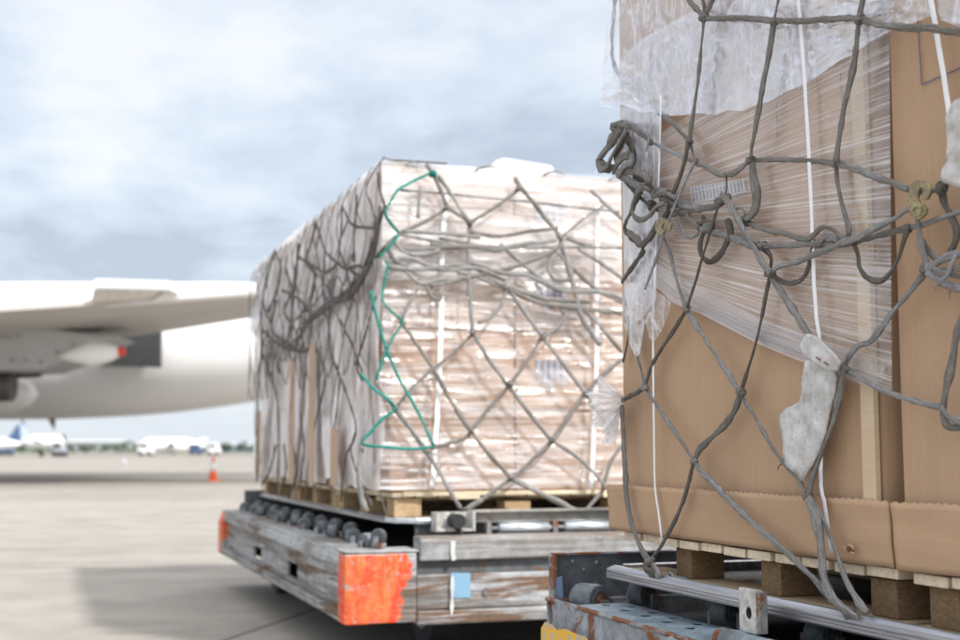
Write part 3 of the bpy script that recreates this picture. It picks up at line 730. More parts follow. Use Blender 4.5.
mb = MB(); mb.box(X0+.16, X0+.30, Y1-.06, Y1-.02, .43, .63); mb.box(X0+.30, X1-.2, Y1-.06, Y1-.02, .43, .63); mb.build('end_stop_plate', M['steel_dark'], FD, .004)
# corner paint, irregular sprayed outline wrapping the corner
def patch(pts_uv, fn, name, mat, parent, th):
    mb = MB(); mb.prism([fn(a, b) for a, b in pts_uv], th); return fixn(mb.build(name, mat, parent))
mb = MB(); mb.box(X0-.004, X0+.03, Y1-.17, Y1+.004, .222, .44); mb.build('corner_plate', M['steel_paint'], FD, .004)
# blue square sticker, white run of paint
patch([(451, 573), (470.5, 573), (470.5, 598), (451, 598)], lambda a, b: ony(a, b, Y0-.003), 'blue_sticker', M['sticker'], FD, (0, .0015, 0))
dr = [(451, 577), (453.5, 576), (454.5, 585), (453, 598), (454, 606), (453, 612), (451.5, 617), (450.5, 613), (450, 607), (451.5, 598), (450.5, 588)]
patch(dr, lambda a, b: ony(a, b, Y0-.0155), 'white_paint_run', M['paint_w'], FD, (0, .0015, 0))
dr = [(451, 541), (455.5, 541), (455, 552), (456, 560), (452, 561), (450.5, 552)]
patch(dr, lambda a, b: ony(a, b, Y0-.0085), 'white_paint_run', M['paint_w'], FD, (0, .0015, 0))
for (a, b, r) in ((486, 592, .016), (508, 612, .01)):
    q = ony(a, b, Y0-.001); mb = MB(); mb.cyl(q, q+Vector((0, -.006, 0)), r, n=12); mb.build('bolt_head', M['rusty'], FD)
# casters along the open left edge, all slightly turned
for i, y in enumerate((5.18, 5.5, 5.83, 6.15, 6.5, 6.82, 7.15, 7.5, 7.85, 8.2, 8.5)):
    caster(FD, X0+.13+.02*(i % 2), y, .527, .034, .04, ang=.5+.9*math.sin(i*2.1), mat='tyre_grey')
    if i > 1: caster(FD, X0+.24, y+.1, .53, .034, .05, ang=1.1+.6*math.sin(i*1.7), mat='tyre_grey')
# upright swivel bracket on the corner
caster(FD, 1.31, 5.1, .55, .032, .026, ang=.9, mat='steel_dark')
# cross rollers behind the end beam
for i, x in enumerate((1.835, 2.135, 2.435, 2.735, 3.035)):
    mb = MB(); mb.cyl((x, 5.13, .572), (x+.225, 5.13, .572), .024, n=24); r_ = mb.build('roller', M['zinc'], FD)
    mb = MB(); mb.cyl((x-.03, 5.13, .572), (x+.255, 5.13, .572), .008, n=10); mb.build('axle', M['galv'], r_)
    mb = MB(); mb.box(x-.055, x-.035, 5.115, 5.15, .5, .60); mb.box(x-.035, x+.26, 5.19, 5.2, .48, .54); mb.build('roller_bracket', M['rusty'], FD)
for j in range(1, 11):
    y = 5.35+j*.3
    mb = MB()
    for x in (1.7, 2.5, 3.1): mb.cyl((x, y, .565), (x+.5, y, .565), .024, n=14)
    mb.build('roller_row', M['zinc'], FD)
mb = MB(); mb.box(1.55, 1.72, 5.095, 5.17, .565, .575); mb.box(1.55, 1.72, 5.16, 5.17, .575, .642); mb.box(1.55, 1.556, 5.09, 5.17, .575, .642); mb.box(1.71, 1.72, 5.09, 5.17, .565, .645); mb.build('stop_bracket', M['galv'], FD)
mb = MB(); mb.box(1.725, X1-.2, 5.115+.045, 5.19, .60, .642); mb.box(1.725, X1-.2, 5.13, 5.19, .640, .648); mb.build('stop_bar', m_metal_paint('olive_grey_angle', (.34, .33, .30), rustpos=.64, sc=5), FD)
mb = MB(); mb.box(1.50, X1-.2, 5.22, 5.24, .43, .60); mb.build('cross_member', M['steel_dark'], FD)
q = ony(457, 521, 5.09); mb = MB(); mb.cyl(q+Vector((0, .05, 0)), q-Vector((0, .03, 0)), .03, n=18); mb.cyl(q+Vector((0, 0, -.02)), q+Vector((.03, 0, -.08)), .012, n=10); mb.build('latch_knob', M['black'], FD)
for (x, y) in ((1.75, 5.75), (1.5, 8.2), (3.5, 5.55), (3.5, 8.2)): wheel(FD, x, y)
mb = MB(); mb.box(1.4, 3.6, 5.5, 5.6, .15, .23); mb.box(1.4, 3.6, 8.15, 8.25, .15, .23); mb.build('axle_beam', M['black'], FD)
mb = MB(); mb.cyl((2.5, 8.75, .3), (2.5, 9.7, .3), .03); mb.build('tow_bar', M['steel'], FD)

# ---------------- near dolly
ND = thing('roller_dolly', 'rusty blue grey roller dolly in sharp focus at the lower right under the netted cartons', 'cargo dolly')
x0 = 1.31; yE = 3.29; yS = -.4
def beam_face(u, v):   # dented side plate
    y = yE-u*(yE-yS); z = .5-v*.26
    x = x0 + .006*noise.noise(Vector((y*3, z*6, 1)))+.004*noise.noise(Vector((y*11, z*13, 2))) - (.012 if v > .3 else .0)*min(1, max(0, (v-.3)*6))
    if u < .0135: x += .03*(1-u/.0135)**1.5
    return Vector((x, y, z+(.004*noise.noise(Vector((y*6, 0, 5))) if v == 0 else 0)))
fixn(grid(beam_face, 260, 14).build('side_plate', M['steel'], ND))
mb = MB(); mb.box(x0+.012, x0+.03, yS, yE-.02, .24, .493); mb.build('side_web', M['steel_dark'], ND)
rim = MB(); P = [Vector((x0+.004+.002*noise.noise(Vector((i*.4, 0, 0))), yE-.01-i*.02, .4985+.002*noise.noise(Vector((i*.5, 2, 0))))) for i in range(0, 150)]
sweep(rim, P, .014, (0, 0, 1), .8, step=.01, n=8, twist=.1); rim.build('rusty_rim', M['rusty'], ND)
# yellow paint at the lower corner
patch([(541, 628), (545, 622), (551, 625), (556, 630), (565, 629), (575, 634), (585, 637), (590, 645), (541, 645)], lambda a, b: onx(a, b, x0-.028), 'yellow_paint', M['yellow'], ND, (.002, 0, 0))
mb = MB(); mb.box(x0+.005, 3.9, yE-.012, yE, .24, .497); mb.build('end_web', M['steel'], ND, .004)
# perforated top plate (real holes)
def perf_plate():
    bm = bmesh.new(); nx, ny = 3, 14; ax, bx = x0+.012, x0+.155; ay, by = 2.30, 3.10
    for i in range(nx):
        for j in range(ny):
            u0, u1 = ax+(bx-ax)*i/nx, ax+(bx-ax)*(i+1)/nx; v0, v1 = ay+(by-ay)*j/ny, ay+(by-ay)*(j+1)/ny
            cx, cy = (u0+u1)/2, (v0+v1)/2
            hole = (i + j) % 2 == 0 and i > 0
            O = [bm.verts.new((x, y, .502)) for x, y in ((u0, v0), (cx, v0), (u1, v0), (u1, cy), (u1, v1), (cx, v1), (u0, v1), (u0, cy))]
            if not hole: bm.faces.new(O); continue
            I = []
            for kk in range(8):
                an = -3*pi/4+kk*pi/4; I.append(bm.verts.new((cx+.015*math.cos(an), cy+.016*math.sin(an), .502)))
            for kk in range(8): bm.faces.new((O[kk], O[(kk+1) % 8], I[(kk+1) % 8], I[kk]))
    bmesh.ops.remove_doubles(bm, verts=bm.verts, dist=1e-5)
    me = bpy.data.meshes.new('perforated_plate'); bm.to_mesh(me); bm.free(); me.materials.append(M['bluegrey'])
    o = bpy.data.objects.new('perforated_plate', me); C.objects.link(o); o.parent = ND
    s = o.modifiers.new('s', 'SOLIDIFY'); s.thickness = .0015; s.offset = -1
    MB().box(x0+.032, x0+.153, 2.303, 3.097, .455, .4995).build('plate_hole_shade', M['void'], ND)  # near-black block painting the shade seen through the plate holes
perf_plate()
mb = MB(); mb.box(x0+.03, 3.8, yS, yE-.02, .425, .45); mb.build('deck_plate', M['black'], ND)
mb = MB(); mb.box(x0+.157, x0+.165, yS, 3.10, .45, .50); mb.build('inner_web', M['steel_dark'], ND)
# stop plate across the far end with a rusty folded edge
mb = MB(); mb.box(1.352, 3.7, 3.318, 3.328, .44, .612); mb.build('end_stop_plate', m_metal_paint('dark_blue_grey_plate', (.13, .145, .165), rustpos=.66, grime=(.05, .05, .055), sc=7, rough=.4), ND, .002)
mb = MB(); mb.box(1.345, 3.7, 3.300, 3.332, .612, .617); mb.build('stop_plate_flange', M['steel'], ND)
mb = MB(); mb.box(1.340, 1.3515, 3.296, 3.334, .47, .61); mb.build('stop_plate_edge', M['rusty'], ND, .002)
mb = MB(); mb.prism([onx(556, 578, 1.338), onx(562, 576, 1.338), onx(563, 598, 1.338), onx(557, 600, 1.338)], (.001, 0, 0)); fixn(mb.build('blue_paint', M['blue'], ND))
for (a, b) in ((583, 569), (596, 562), (572, 561)):
    q = ony(a, b, 3.316); mb = MB(); mb.cyl(q, q-Vector((0, .005, 0)), .004, n=8); mb.build('rivet', M['galv'], ND)
caster(ND, 1.400, 3.195, .502, .043, .075, ang=-1.15)
caster(ND, 1.545, 3.17, .515, .036, .05, ang=-1.2)
for y in (2.75, 2.35, 1.95): caster(ND, 1.56, y, .515, .036, .05, ang=-1.2)
# lug plate with hole
lg = MB(); zc = .578; y0_, y1_ = 2.285, 2.352
import math as _m
def lug():
    bm = bmesh.new(); n = 16; cy, cz = 2.314, .572; r = .0105
    I = []; O = []
    sq = []
    for kk in range(n):
        an = 2*pi*kk/n+pi/4; c_, s_ = math.cos(an), math.sin(an); m = max(abs(c_), abs(s_))
        O.append(bm.verts.new((1.372, 2.3185+.0335*c_/m, .576+.044*s_/m))); I.append(bm.verts.new((1.372, cy+r*c_, cz+r*s_*1.15)))
    for kk in range(n): bm.faces.new((O[kk], O[(kk+1) % n], I[(kk+1) % n], I[kk]))
    me = bpy.data.meshes.new('lug_plate'); bm.to_mesh(me); bm.free(); me.materials.append(M['galv'])
    o = bpy.data.objects.new('lug_plate', me); C.objects.link(o); o.parent = ND
    s = o.modifiers.new('s', 'SOLIDIFY'); s.thickness = .016; s.offset = 0
    b = o.modifiers.new('b', 'BEVEL'); b.width = .002; b.segments = 2; b.limit_method = 'ANGLE'; return o
lug()
mb = MB(); mb.cyl((1.3795, 2.314, .572), (1.3815, 2.314, .572), .014, n=20); mb.build('lug_hole_shade', M['dark_pl'], ND); mb = MB(); mb.cyl((1.3643, 2.314, .572), (1.3795, 2.314, .572), .0102, n=24, cap=False); mb.build('lug_hole_shade', M['dark_pl'], ND)  # dark disc and liner put the shade of the lug hole into colour
mb = MB(); mb.box(1.363, 1.382, 2.27, 2.284, .535, .618); mb.build('lug_web', M['rusty'], ND, .002)
# side rollers right of the lug
a, b = onx(726, 640, 1.345), onx(820, 662, 1.345)
mb = MB(); mb.cyl(a, b, .021, n=26); r_ = mb.build('roller', M['bluegrey'], ND)
mb = MB(); mb.cyl(a+(a-b)*.05, b, .0235, n=26, stations=[(0, .0235), (.02, .0235), (.021, .01)]); mb.build('end_collar', M['rusty'], r_)
a, b = onx(700, 634, 1.40), onx(752, 640, 1.40)
mb = MB(); mb.cyl(a, b, .017, n=20); mb.build('roller', M['bluegrey'], ND)
for j in range(9):
    y = 3.0-j*.3; mb = MB()
    for x in (1.7, 2.3, 2.9): mb.cyl((x, y, .53), (x+.5, y, .53), .024, n=14)
    mb.build('roller_row', M['zinc'], ND)
for (x, y) in ((1.6, 2.9), (1.6, .3), (3.5, 2.9), (3.5, .3)): wheel(ND, x, y)

#==PALLETS==
# ---------------- aluminium sheets with edge rails
def rail_prism(mb, prof, a, b, along):
    """profile (offset outward, z) swept from a to b"""
    if along == 'y': vs = lambda t: [(o_, t, z) for o_, z in prof]
    else: vs = lambda t: [(t, o_, z) for o_, z in prof]
    n = len(prof); mb.add(vs(a)+vs(b), [tuple(range(n)), tuple(range(n, 2*n))[::-1]]+[(i, n+i, n+(i+1) % n, (i+1) % n) for i in range(n)])
NP = thing('air_cargo_pallet', 'aluminium cargo pallet with grooved silver edge rail under the nearest cartons', 'cargo pallet', group=None)
prof = [(o_, .562+(z_-.562)*.92+.004) for o_, z_ in [(1.418, .562), (1.416, .566), (1.416, .571), (1.4185, .5725), (1.4165, .574), (1.4165, .579), (1.419, .5805), (1.4175, .582), (1.418, .587), (1.423, .591), (1.4245, .588), (1.429, .594), (1.431, .591), (1.436, .597), (1.443, .598), (1.445, .577), (1.445, .562)]]
mb = MB(); rail_prism(mb, prof, -.2, 3.118, 'y'); fixn(mb.build('edge_rail', M['alu'], NP))
mb = MB(); mb.box(1.4455, 3.8, -.2, 3.15, .566, .574); mb.build('sheet', M['steel_dark'], NP)
mb = MB(); mb.prism([(1.417, 3.1185, .563), (1.462, 3.175, .563), (1.462, 3.1185, .563)], (0, 0, .03)); fixn(mb.build('corner_casting', M['bluegrey'], NP, .003))
mb = MB(); rail_prism(mb, [(3.12, .566), (3.12, .597), (3.135, .600), (3.155, .592), (3.18, .578), (3.18, .566)], 1.472, 3.8, 'x'); fixn(mb.build('edge_rail', M['alu'], NP))
FP = thing('air_cargo_pallet', 'aluminium cargo pallet with bright edge rail under the wrapped cargo behind', 'cargo pallet')
mb = MB(); rail_prism(mb, [(1.40, .592), (1.40, .600), (1.415, .612), (1.45, .616), (1.46, .592)], 5.35, 8.68, 'y'); fixn(mb.build('edge_rail', M['alu'], FP))
mb = MB(); mb.prism([(1.40, 5.35, .592), (1.42, 5.25, .592), (1.50, 5.205, .592), (1.46, 5.35, .592)], (0, 0, .024)); fixn(mb.build('corner_casting', M['zinc'], FP, .004))
mb = MB(); rail_prism(mb, [(5.20, .592), (5.20, .604), (5.215, .616), (5.25, .618), (5.26, .592)], 1.50, 3.72, 'x'); fixn(mb.build('edge_rail', M['zinc'], FP))
mb = MB(); mb.box(1.46, 3.72, 5.26, 8.68, .592, .600); mb.build('sheet', M['alu'], FP)

# ---------------- wooden pallets
def wood_pallet(name, label, x0, x1, y0, y1, z0, z1, group, slat_dir='x', bl=None, top=None, blk='osb', bw=(.1, .1)):
    o = thing(name, label, 'wooden pallet', (0, 0, 0), 0, group); H = z1-z0
    tb = .021
    # deck boards
    L = (y1-y0) if slat_dir == 'x' else (x1-x0); n = 11; w = L/n
    mb = MB()
    for i in range(n):
        a = i*w+.006; b = (i+1)*w-.007; dz = random.uniform(-.0015, .0015)
        if slat_dir == 'x': mb.box(x0-random.uniform(0, .008), x1, y0+a, y0+b, z1-tb+dz, z1+dz-.002)
        else: mb.box(x0+a, x0+b, y0-random.uniform(0, .006), y1, z1-tb+dz, z1+dz-.002)
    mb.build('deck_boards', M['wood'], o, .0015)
    mb = MB()
    if slat_dir == 'x':
        for x in (x0+.13, (x0+x1)/2-.05, x1-.11): mb.box(x, x+.1, y0, y1, z1-tb-.019, z1-tb-.003)
    else:
        for y in (y0+.15, (y0+y1)/2-.05, y1-.11): mb.box(x0, x1, y, y+.1, z1-tb-.019, z1-tb-.003)
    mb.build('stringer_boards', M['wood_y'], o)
    mb = MB()
    if slat_dir == 'x':
        for x in (x0+.012, (x0+x1)/2-.05, x1-.11): mb.box(x, x+.1, y0, y1, z0+.001, z0+.016)
    else:
        for y in (y0+.012, (y0+y1)/2-.05, y1-.11): mb.box(x0, x1, y, y+.1, z0+.001, z0+.016)
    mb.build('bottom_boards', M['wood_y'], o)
    ys = bl or [y0+.005, (y0+y1)/2-.05, y1-.105]
    xs = [x0+.016, (x0+x1)/2-.05, x1-.11]
    for x in xs:
        for y in ys:
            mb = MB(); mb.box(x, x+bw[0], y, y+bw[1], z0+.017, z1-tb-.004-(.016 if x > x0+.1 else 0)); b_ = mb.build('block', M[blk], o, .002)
    return o
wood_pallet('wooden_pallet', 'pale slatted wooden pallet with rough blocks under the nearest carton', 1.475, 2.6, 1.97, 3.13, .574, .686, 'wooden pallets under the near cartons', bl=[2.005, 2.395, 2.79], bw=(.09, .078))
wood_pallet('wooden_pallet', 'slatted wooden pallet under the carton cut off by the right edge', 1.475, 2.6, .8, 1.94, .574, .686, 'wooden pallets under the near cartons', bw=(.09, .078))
#==CARGO_NEAR==
def plain_box(name, label, cat, x0, x1, y0, y1, z0, z1, mat, bevel=.004, group=None):
    mb = MB()
    o = mb.box(x0, x1, y0, y1, z0, z1).build(name, mat, None, bevel); return tag(o, label, cat, group)
# carton faces bulge slightly
def carton(label, x0, x1, y0, y1, z0, z1, bul=.008, group=None):
    def side(u, v):
        y = y1-(y1-y0)*u; z = z0+(z1-z0)*v
        b = math.sin(pi*u)**.5*math.sin(pi*v)**.5*bul+.002*noise.noise(Vector((y*2.5, z*2.5, 0)))
        return Vector((x0-b, y, z))
    mb = grid(side, 30, 34)
    g2 = grid(lambda u, v: Vector((x0+(x1-x0)*u, y0-math.sin(pi*u)**.5*math.sin(pi*v)**.5*.004, z0+(z1-z0)*v)), 10, 10)
    mb.add(g2.v, g2.f, True)
    mb.add([(x0, y1, z0), (x1, y1, z0), (x1, y1, z1), (x0, y1, z1), (x0, y0, z1), (x1, y0, z1), (x1, y0, z0), (x0, y0, z0)],
           [(0, 3, 2, 1), (3, 4, 5, 2), (1, 2, 5, 6), (0, 1, 6, 7)])
    o = fixn(mb.build('carton', M['card'])); return tag(o, label, 'carton', group)
ca = carton('large brown carton, lower part bare, standing left of the dark gap', 1.475, 2.6, 2.01, 3.125, .69, 2.15, .003)
cb_ = carton('large brown carton at the right edge with a blue pen line', 1.478, 2.6, .8, 1.955, .69, 2.15, .003)
for o_ in (ca, cb_): o_.name = 'carton'
# pen lines on right carton, printed lines on left carton
def line_mark(pts, plane, w, name, mat, parent, dash=None):
    mb = MB(); P = [onx(a, b, plane) for a, b in pts]
    for a, b in zip(P, P[1:]):
        d = (b-a); L = d.length; d.normalize(); s = d.cross(Vector((1, 0, 0))).normalized()*w/2; n = int(L/dash) if dash else 1
        for i in range(n):
            p = a+d*L*i/n; q = a+d*L*(i+(.55 if dash else 1))/n
            mb.prism([p-s, q-s, q+s, p+s], (.0008, 0, 0))
    return fixn(mb.build(name, mat, parent))
line_mark([(917.5, 20), (921.5, 84.5), (962, 67)], 1.4725, .0022, 'pen_line', M['ink'], cb_)
line_mark([(722, 60), (721, 165)], 1.4695, .0012, 'printed_dotted_line', M['ink'], ca, .008)
line_mark([(747, 85), (748, 140)], 1.4695, .0012, 'printed_dotted_line', M['ink'], ca, .008)
line_mark([(776, 100), (777, 138)], 1.4695, .0012, 'printed_line', M['ink'], ca)
line_mark([(840, 70), (842, 112)], 1.4695, .0012, 'printed_line', M['ink'], ca)
# shipping label
lp = [(690, 187), (745, 178), (747, 192), (692, 205)]
mb = MB(); mb.prism([onx(a, b, 1.4700) for a, b in lp], (.0006, 0, 0)); lb = fixn(mb.build('shipping_label', M['label'], ca))
for i in range(16):
    f = i/15.; line_mark([(692+f*52, 188-f*8.6), (694+f*52, 202-f*11)], 1.4690, .0016 if i % 3 else .003, 'bar_mark', M['ink'], lb) if i % 1 == 0 else None
# pale corner boards
plain_box('corner_board', 'pale upright cardboard corner board beside the dark gap', 'corner board', 1.458, 1.470, 2.012, 2.052, .80, 2.13, M['card_pale'], .001)
# base trays with perforated scalloped rim
def tray(label, y0, y1, x0, zb, zt, tear=False):
    mb = MB()
    n = int((y1-y0)/.0105); top = []
    for i in range(n+1):
        y = y1-(y1-y0)*i/n
        top += [(y, zt+.0025*noise.noise(Vector((y*8, 0, 0))) + (0.0032 if i % 2 else 0))]
    rows = 10
    def X(y, v): return x0 - .010*v - .004*noise.noise(Vector((y*4, v*2, 3))) - (.01*max(0, 1-(y1-y)/.05) if True else 0)
    vs = []; m = len(top)
    for r in range(rows+1):
        v = r/rows
        for (y, z) in top: vs.append((X(y, v)*1.0, y, zb+(z-zb)*v-.004*(1-v)*abs(noise.noise(Vector((y*5, 9, 0))))))
    fs = [(r*m+i, r*m+i+1, (r+1)*m+i+1, (r+1)*m+i) for r in range(rows) for i in range(m-1)]
    mb.add(vs, fs, True)
    o = mb.build('cardboard_tray', M['card_tray']); s = o.modifiers.new('s', 'SOLIDIFY'); s.thickness = .0045; s.offset = 0
    # ends + floor
    mb2 = MB(); mb2.box(x0+.004, 2.6, y1-.003, y1+.002, zb, zt); mb2.box(x0+.004, 2.6, y0-.002, y0+.003, zb, zt-.004); mb2.build('tray_end', M['card_tray'], o)
    return tag(o, label, 'cardboard tray')
t1 = tray('scallop edged brown base tray around the nearest carton foot, with a torn hole', 1.972, 3.172, 1.464, .689, .806)
t2 = tray('scallop edged brown base tray at the right edge, right of the tray joint', .75, 1.954, 1.466, .689, .806)
# torn hole: ragged dark slit with a curled flap
q = onx(851, 549, 1.4500)
def rag(r0, r1, n, x, sd): return [(x, q.y-r0*math.cos(2*pi*i/n)*(1+.5*noise.noise(Vector((i*1.3, sd, 0)))), q.z+r1*math.sin(2*pi*i/n)*(1+.6*noise.noise(Vector((i*1.7, sd, 4))))) for i in range(n)]
mb = MB(); mb.prism(rag(.011, .006, 15, q.x-.0022, 1), (.001, 0, 0)); fixn(mb.build('torn_hole', m_plain('torn_brown_fibre', (.13, .07, .035), .95, 0, .5, 90), t1))
for (dy, dz, w_, h_, a_) in ((.004, .007, .015, .004, .25), (-.012, .001, .004, .010, .1), (.010, -.006, .010, .003, -.3), (.013, .004, .003, .009, .4)):
    c0 = Vector((q.x-.004, q.y-dy, q.z+dz)); mb = MB()
    P = [c0+Vector((-.002*math.sin(pi*f/6), (f/6-.5)*w_, (f/6-.5)*h_+.0012*noise.noise(Vector((f*.9, dy*99, 0))))) for f in range(7)]
    sweep(mb, P, .0035, NX, .4, step=.001, n=6, twist=1.5, taper=True); mb.build('torn_lip', M['card_tray'], t1)

# ---------------- plastic over near cartons
def wrap_sheet(name, label, top, bot, x, mat, nu, nv, amp, fscale, uvs=(1, 1), cat='plastic film', dx=None, thick=None):
    def fn(u, v):
        a = pl(top, u); b = pl(bot, u); px, py = a[0]+(b[0]-a[0])*v, a[1]+(b[1]-a[1])*v
        off = amp*folds(u*fscale[0], v*fscale[1])
        if dx: off += dx(u, v)
        return onx(px, py, x-off)
    o = grid(fn, nu, nv, uvs).build(name, mat); return tag(o, label, cat)
wt = [(652, 138), (700, 108), (760, 64), (820, 18), (889, -30)]
wb = [(655, 284), (672, 302), (702, 314), (760, 344), (800, 360), (892, 396)]
wrap_sheet('stretch_film', 'clear stretch film in fanned streaks over the nearest carton front', wt, wb, 1.458, M['wrap'], 60, 90, .0035, (3, 24), cat='stretch film')
# denser lower selvedge
wrap_sheet('stretch_film', 'whiter lower edge band of stretch film running down to the right', [(655, 262), (700, 288), (760, 318), (800, 334), (885, 366)], [(655, 286), (672, 303), (702, 315), (760, 345), (800, 361), (880, 392)], 1.4545, M['wrap_edge'], 50, 16, .002, (3, 8), cat='stretch film')
# bunched film strands along the lower edge
mb = MB()
for i in range(34):
    o_ = random.gauss(0, 1); st_ = random.uniform(0, .5); en = random.uniform(st_+.2, 1)
    L_ = [(655, 284), (672, 302), (702, 314), (760, 344), (800, 360), (878, 392)]
    P = []
    for q_ in range(7):
        a_ = pl(L_, st_+(en-st_)*q_/6); P.append(onx(a_[0], a_[1]-3-abs(o_)*(4+9*(st_+(en-st_)*q_/6))+.6*noise.noise(Vector((q_, i, 0))), 1.4500))
    sweep(mb, P, random.uniform(.0008, .0028), NX, .4, step=.02, n=6, twist=.8, taper=True)
st_o = mb.build('film_strands', M['wrap_edge']); tag(st_o, 'thin white strands of bunched stretch film along its slanting lower edge', 'stretch film', kind='stuff')
# left corner sheet
wrap_sheet('plastic_sheet', 'milky plastic drawn down over the far left corner of the nearest carton', [(620, 100), (636, 100), (648, 104), (660, 112)], [(626, 330), (632, 325), (642, 318), (656, 300)], 1.456, M['hood_d'], 26, 70, .006, (5, 3), cat='plastic sheet')
# the hood
ht = [(609, -14), (700, -14), (800, -14), (896, -14)]
hb = [(600, 106), (612, 108), (620, 104), (632, 108), (640, 113), (652, 112), (668, 116), (684, 115), (700, 113), (716, 115), (728, 110), (742, 111), (756, 105), (768, 102), (786, 92), (800, 86), (818, 76), (840, 60), (852, 55), (870, 42), (892, 30)]
def hd(u, v): return .004+.016*max(0, .2-u)*5*v
wrap_sheet('plastic_hood', 'loose milky plastic hood hanging from the top of the nearest carton', ht, hb, 1.460, M['hood'], 160, 80, .009, (8, 4.0), cat='plastic hood', dx=hd)
wrap_sheet('plastic_hood', 'second plastic layer of small folds along the hood hem', [(603, 78), (640, 40), (690, 12), (760, -12), (820, -14), (884, -14)], hb, 1.457, M['hood'], 140, 50, .009, (10, 4), cat='plastic hood', dx=hd)
wrap_sheet('plastic_hood', 'milky plastic edge over the top of the carton at the right edge', [(884, -14), (920, -14), (975, -14)], [(888, 29), (905, 26), (930, 16), (952, 24), (975, 34)], 1.460, M['hood'], 40, 20, .005, (4, 3), cat='plastic hood', dx=lambda u, v: .003)
# tight vertical fold ridges in the hood
def ridge(pts, w, x):
    mb = MB(); sweep(mb, [onx(a, b, x) for a, b in pts], w*.6, NX, .45, step=.01, twist=.5, taper=True); return mb
HR = [([(654, -5), (652, 30), (648, 70), (646, 104)], .006), ([(660, 5), (662, 50), (661, 100)], .004), ([(716, 20), (714, 50), (706, 80), (697, 105)], .003), ([(737, 10), (745, 40), (748, 85)], .004), ([(622, 0), (617, 30), (612, 62)], .005), ([(640, 8), (628, 40), (610, 90)], .004)]
hood_ = [x for x in C.objects if x.name.startswith('plastic_hood')][0]
for p_, w_ in HR: ridge(p_, w_, 1.449).build('plastic_crease', M['hood_d'], hood_)
# gathered tail
def tail(fn, name, label, outline, x, amp, mat):
    """crumpled flag of film: outline polygon (px) filled by a fan of rings"""
    cx = sum(a for a, b in outline)/len(outline); cy = sum(b for a, b in outline)/len(outline); n = len(outline)*4; R_ = 9
    closed = outline+[outline[0]]; vs = []; uv = []; fs = []
    for r in range(R_+1):
        for i in range(n):
            a = pl(closed, i/n); f = r/R_; px, py = cx+(a[0]-cx)*f, cy+(a[1]-cy)*f
            off = amp*(folds(px*.09, py*.055)+1-f*.6); vs.append(fn(px, py, x-off))
    for r in range(R_):
        for i in range(n):
            j = (i+1) % n; fs.append((r*n+i, r*n+j, (r+1)*n+j, (r+1)*n+i))
            uv.append([(vs[q].y*2, vs[q].z*2) for q in fs[-1]])
    mb = MB(); mb.add(vs, fs, True, uv); o = mb.build(name, mat); return tag(o, label, 'plastic film')
tail(onx, 'plastic_tail', 'crumpled tail of clear film hanging over the bare carton under the brass fitting', [(624, 282), (640, 284), (655, 290), (664, 296), (671, 302), (668, 316), (662, 330), (654, 342), (649, 338), (648, 326), (640, 322), (636, 330), (641, 352), (636, 358), (630, 345), (624, 325), (622, 300)], 1.440, .009, M['puff'])
# knotted bunch: wrinkled cone of film flaring left from a knot at the carton edge, with a hanging tail
def bunch(u, v):
    kx, ky = 626, 399
    an = math.radians(128+u*118); r = v*(36+9*noise.noise(Vector((u*9, 1, 0)))+6*noise.noise(Vector((u*31, 5, 0))))
    off = .02+.028*math.sin(pi*v)*(.6+noise.noise(Vector((u*14, v*1.5, 2))))+.006*noise.noise(Vector((u*40, v*4, 9)))
    return onx(kx+math.cos(an)*r, ky-math.sin(an)*r*.95+v*v*6, 1.46-off)
o = grid(bunch, 90, 30, (1, 1)).build('plastic_bunch', M['bunch']); tag(o, 'white bunch of knotted film sticking out left of the nearest carton', 'plastic film')
def btail(u, v): return onx(618-v*9+(u-.5)*(6+9*v)+2*noise.noise(Vector((v*5, 0, 0))), 408+v*36+4*noise.noise(Vector((u*5, 3, 0)))*v, 1.445-.008*noise.noise(Vector((u*6, v*4, 1))))
grid(btail, 16, 20).build('film_tail', M['bunch'], o)

# ---------------- white bands
def band(label, pts, w, x, fn=onx, nrm=NX, name='strap'):
    mb = MB(); P = [fn(a, b, x) for a, b in pts]; sweep(mb, P, w, nrm, .07, step=.02, twist=.05, jit=.0)
    return tag(mb.build(name, M['band']), label, 'strap', 'white plastic bands')
band('white plastic band down the middle of the nearest carton, passing behind the felt pad', [(797, -12), (803, 60), (809, 160), (815, 300), (820, 345), (821, 420), (821, 486), (824, 500), (829, 535), (832, 553)], .0125, 1.440)
band('thin white plastic band near the left edge of the nearest carton', [(661, 95), (658, 200), (655, 262), (653, 340), (654, 440), (655, 488), (658, 510), (662, 541)], .0095, 1.441)
band('white plastic band at the top right corner crossing the pen line', [(929, -12), (937, 36), (945, 85), (951, 125)], .0135, 1.450)
#==NET_NEAR==
NET = thing('cargo_net', 'grey webbing cargo net in sharp focus knotted over the nearest carton', 'cargo net')
def px2m(w, x): return w*x*.0
def rope(pts, w, mat='rope', off=.026, parent=NET, fn=onx, base=1.47, nrm=NX, wscale=None, name='rope', flat=.5, step=.008, n=10, sag=.004, twist=.5):
    P = []
    sd = random.random()*99
    for i, p in enumerate(pts):
        o_ = off + (p[2] if len(p) > 2 else 0) + sag*noise.noise(Vector((i*.9, sd, 0)))
        P.append(fn(p[0], p[1], base-o_))
    D = sum((p-CAM).dot(FV) for p in P)/len(P)
    mb = MB(); sweep(mb, P, w*D/F, nrm, flat, step, n, twist); return mb.build(name, M[mat], parent)
def knot(px, py, r, mat='rope', off=.028, parent=NET, fn=onx, base=1.47, nrm=NX):
    c_ = fn(px, py, base-off); D = (c_-CAM).dot(FV); return knot_mb(c_, r*D/F, nrm).build('knot', M[mat], parent)
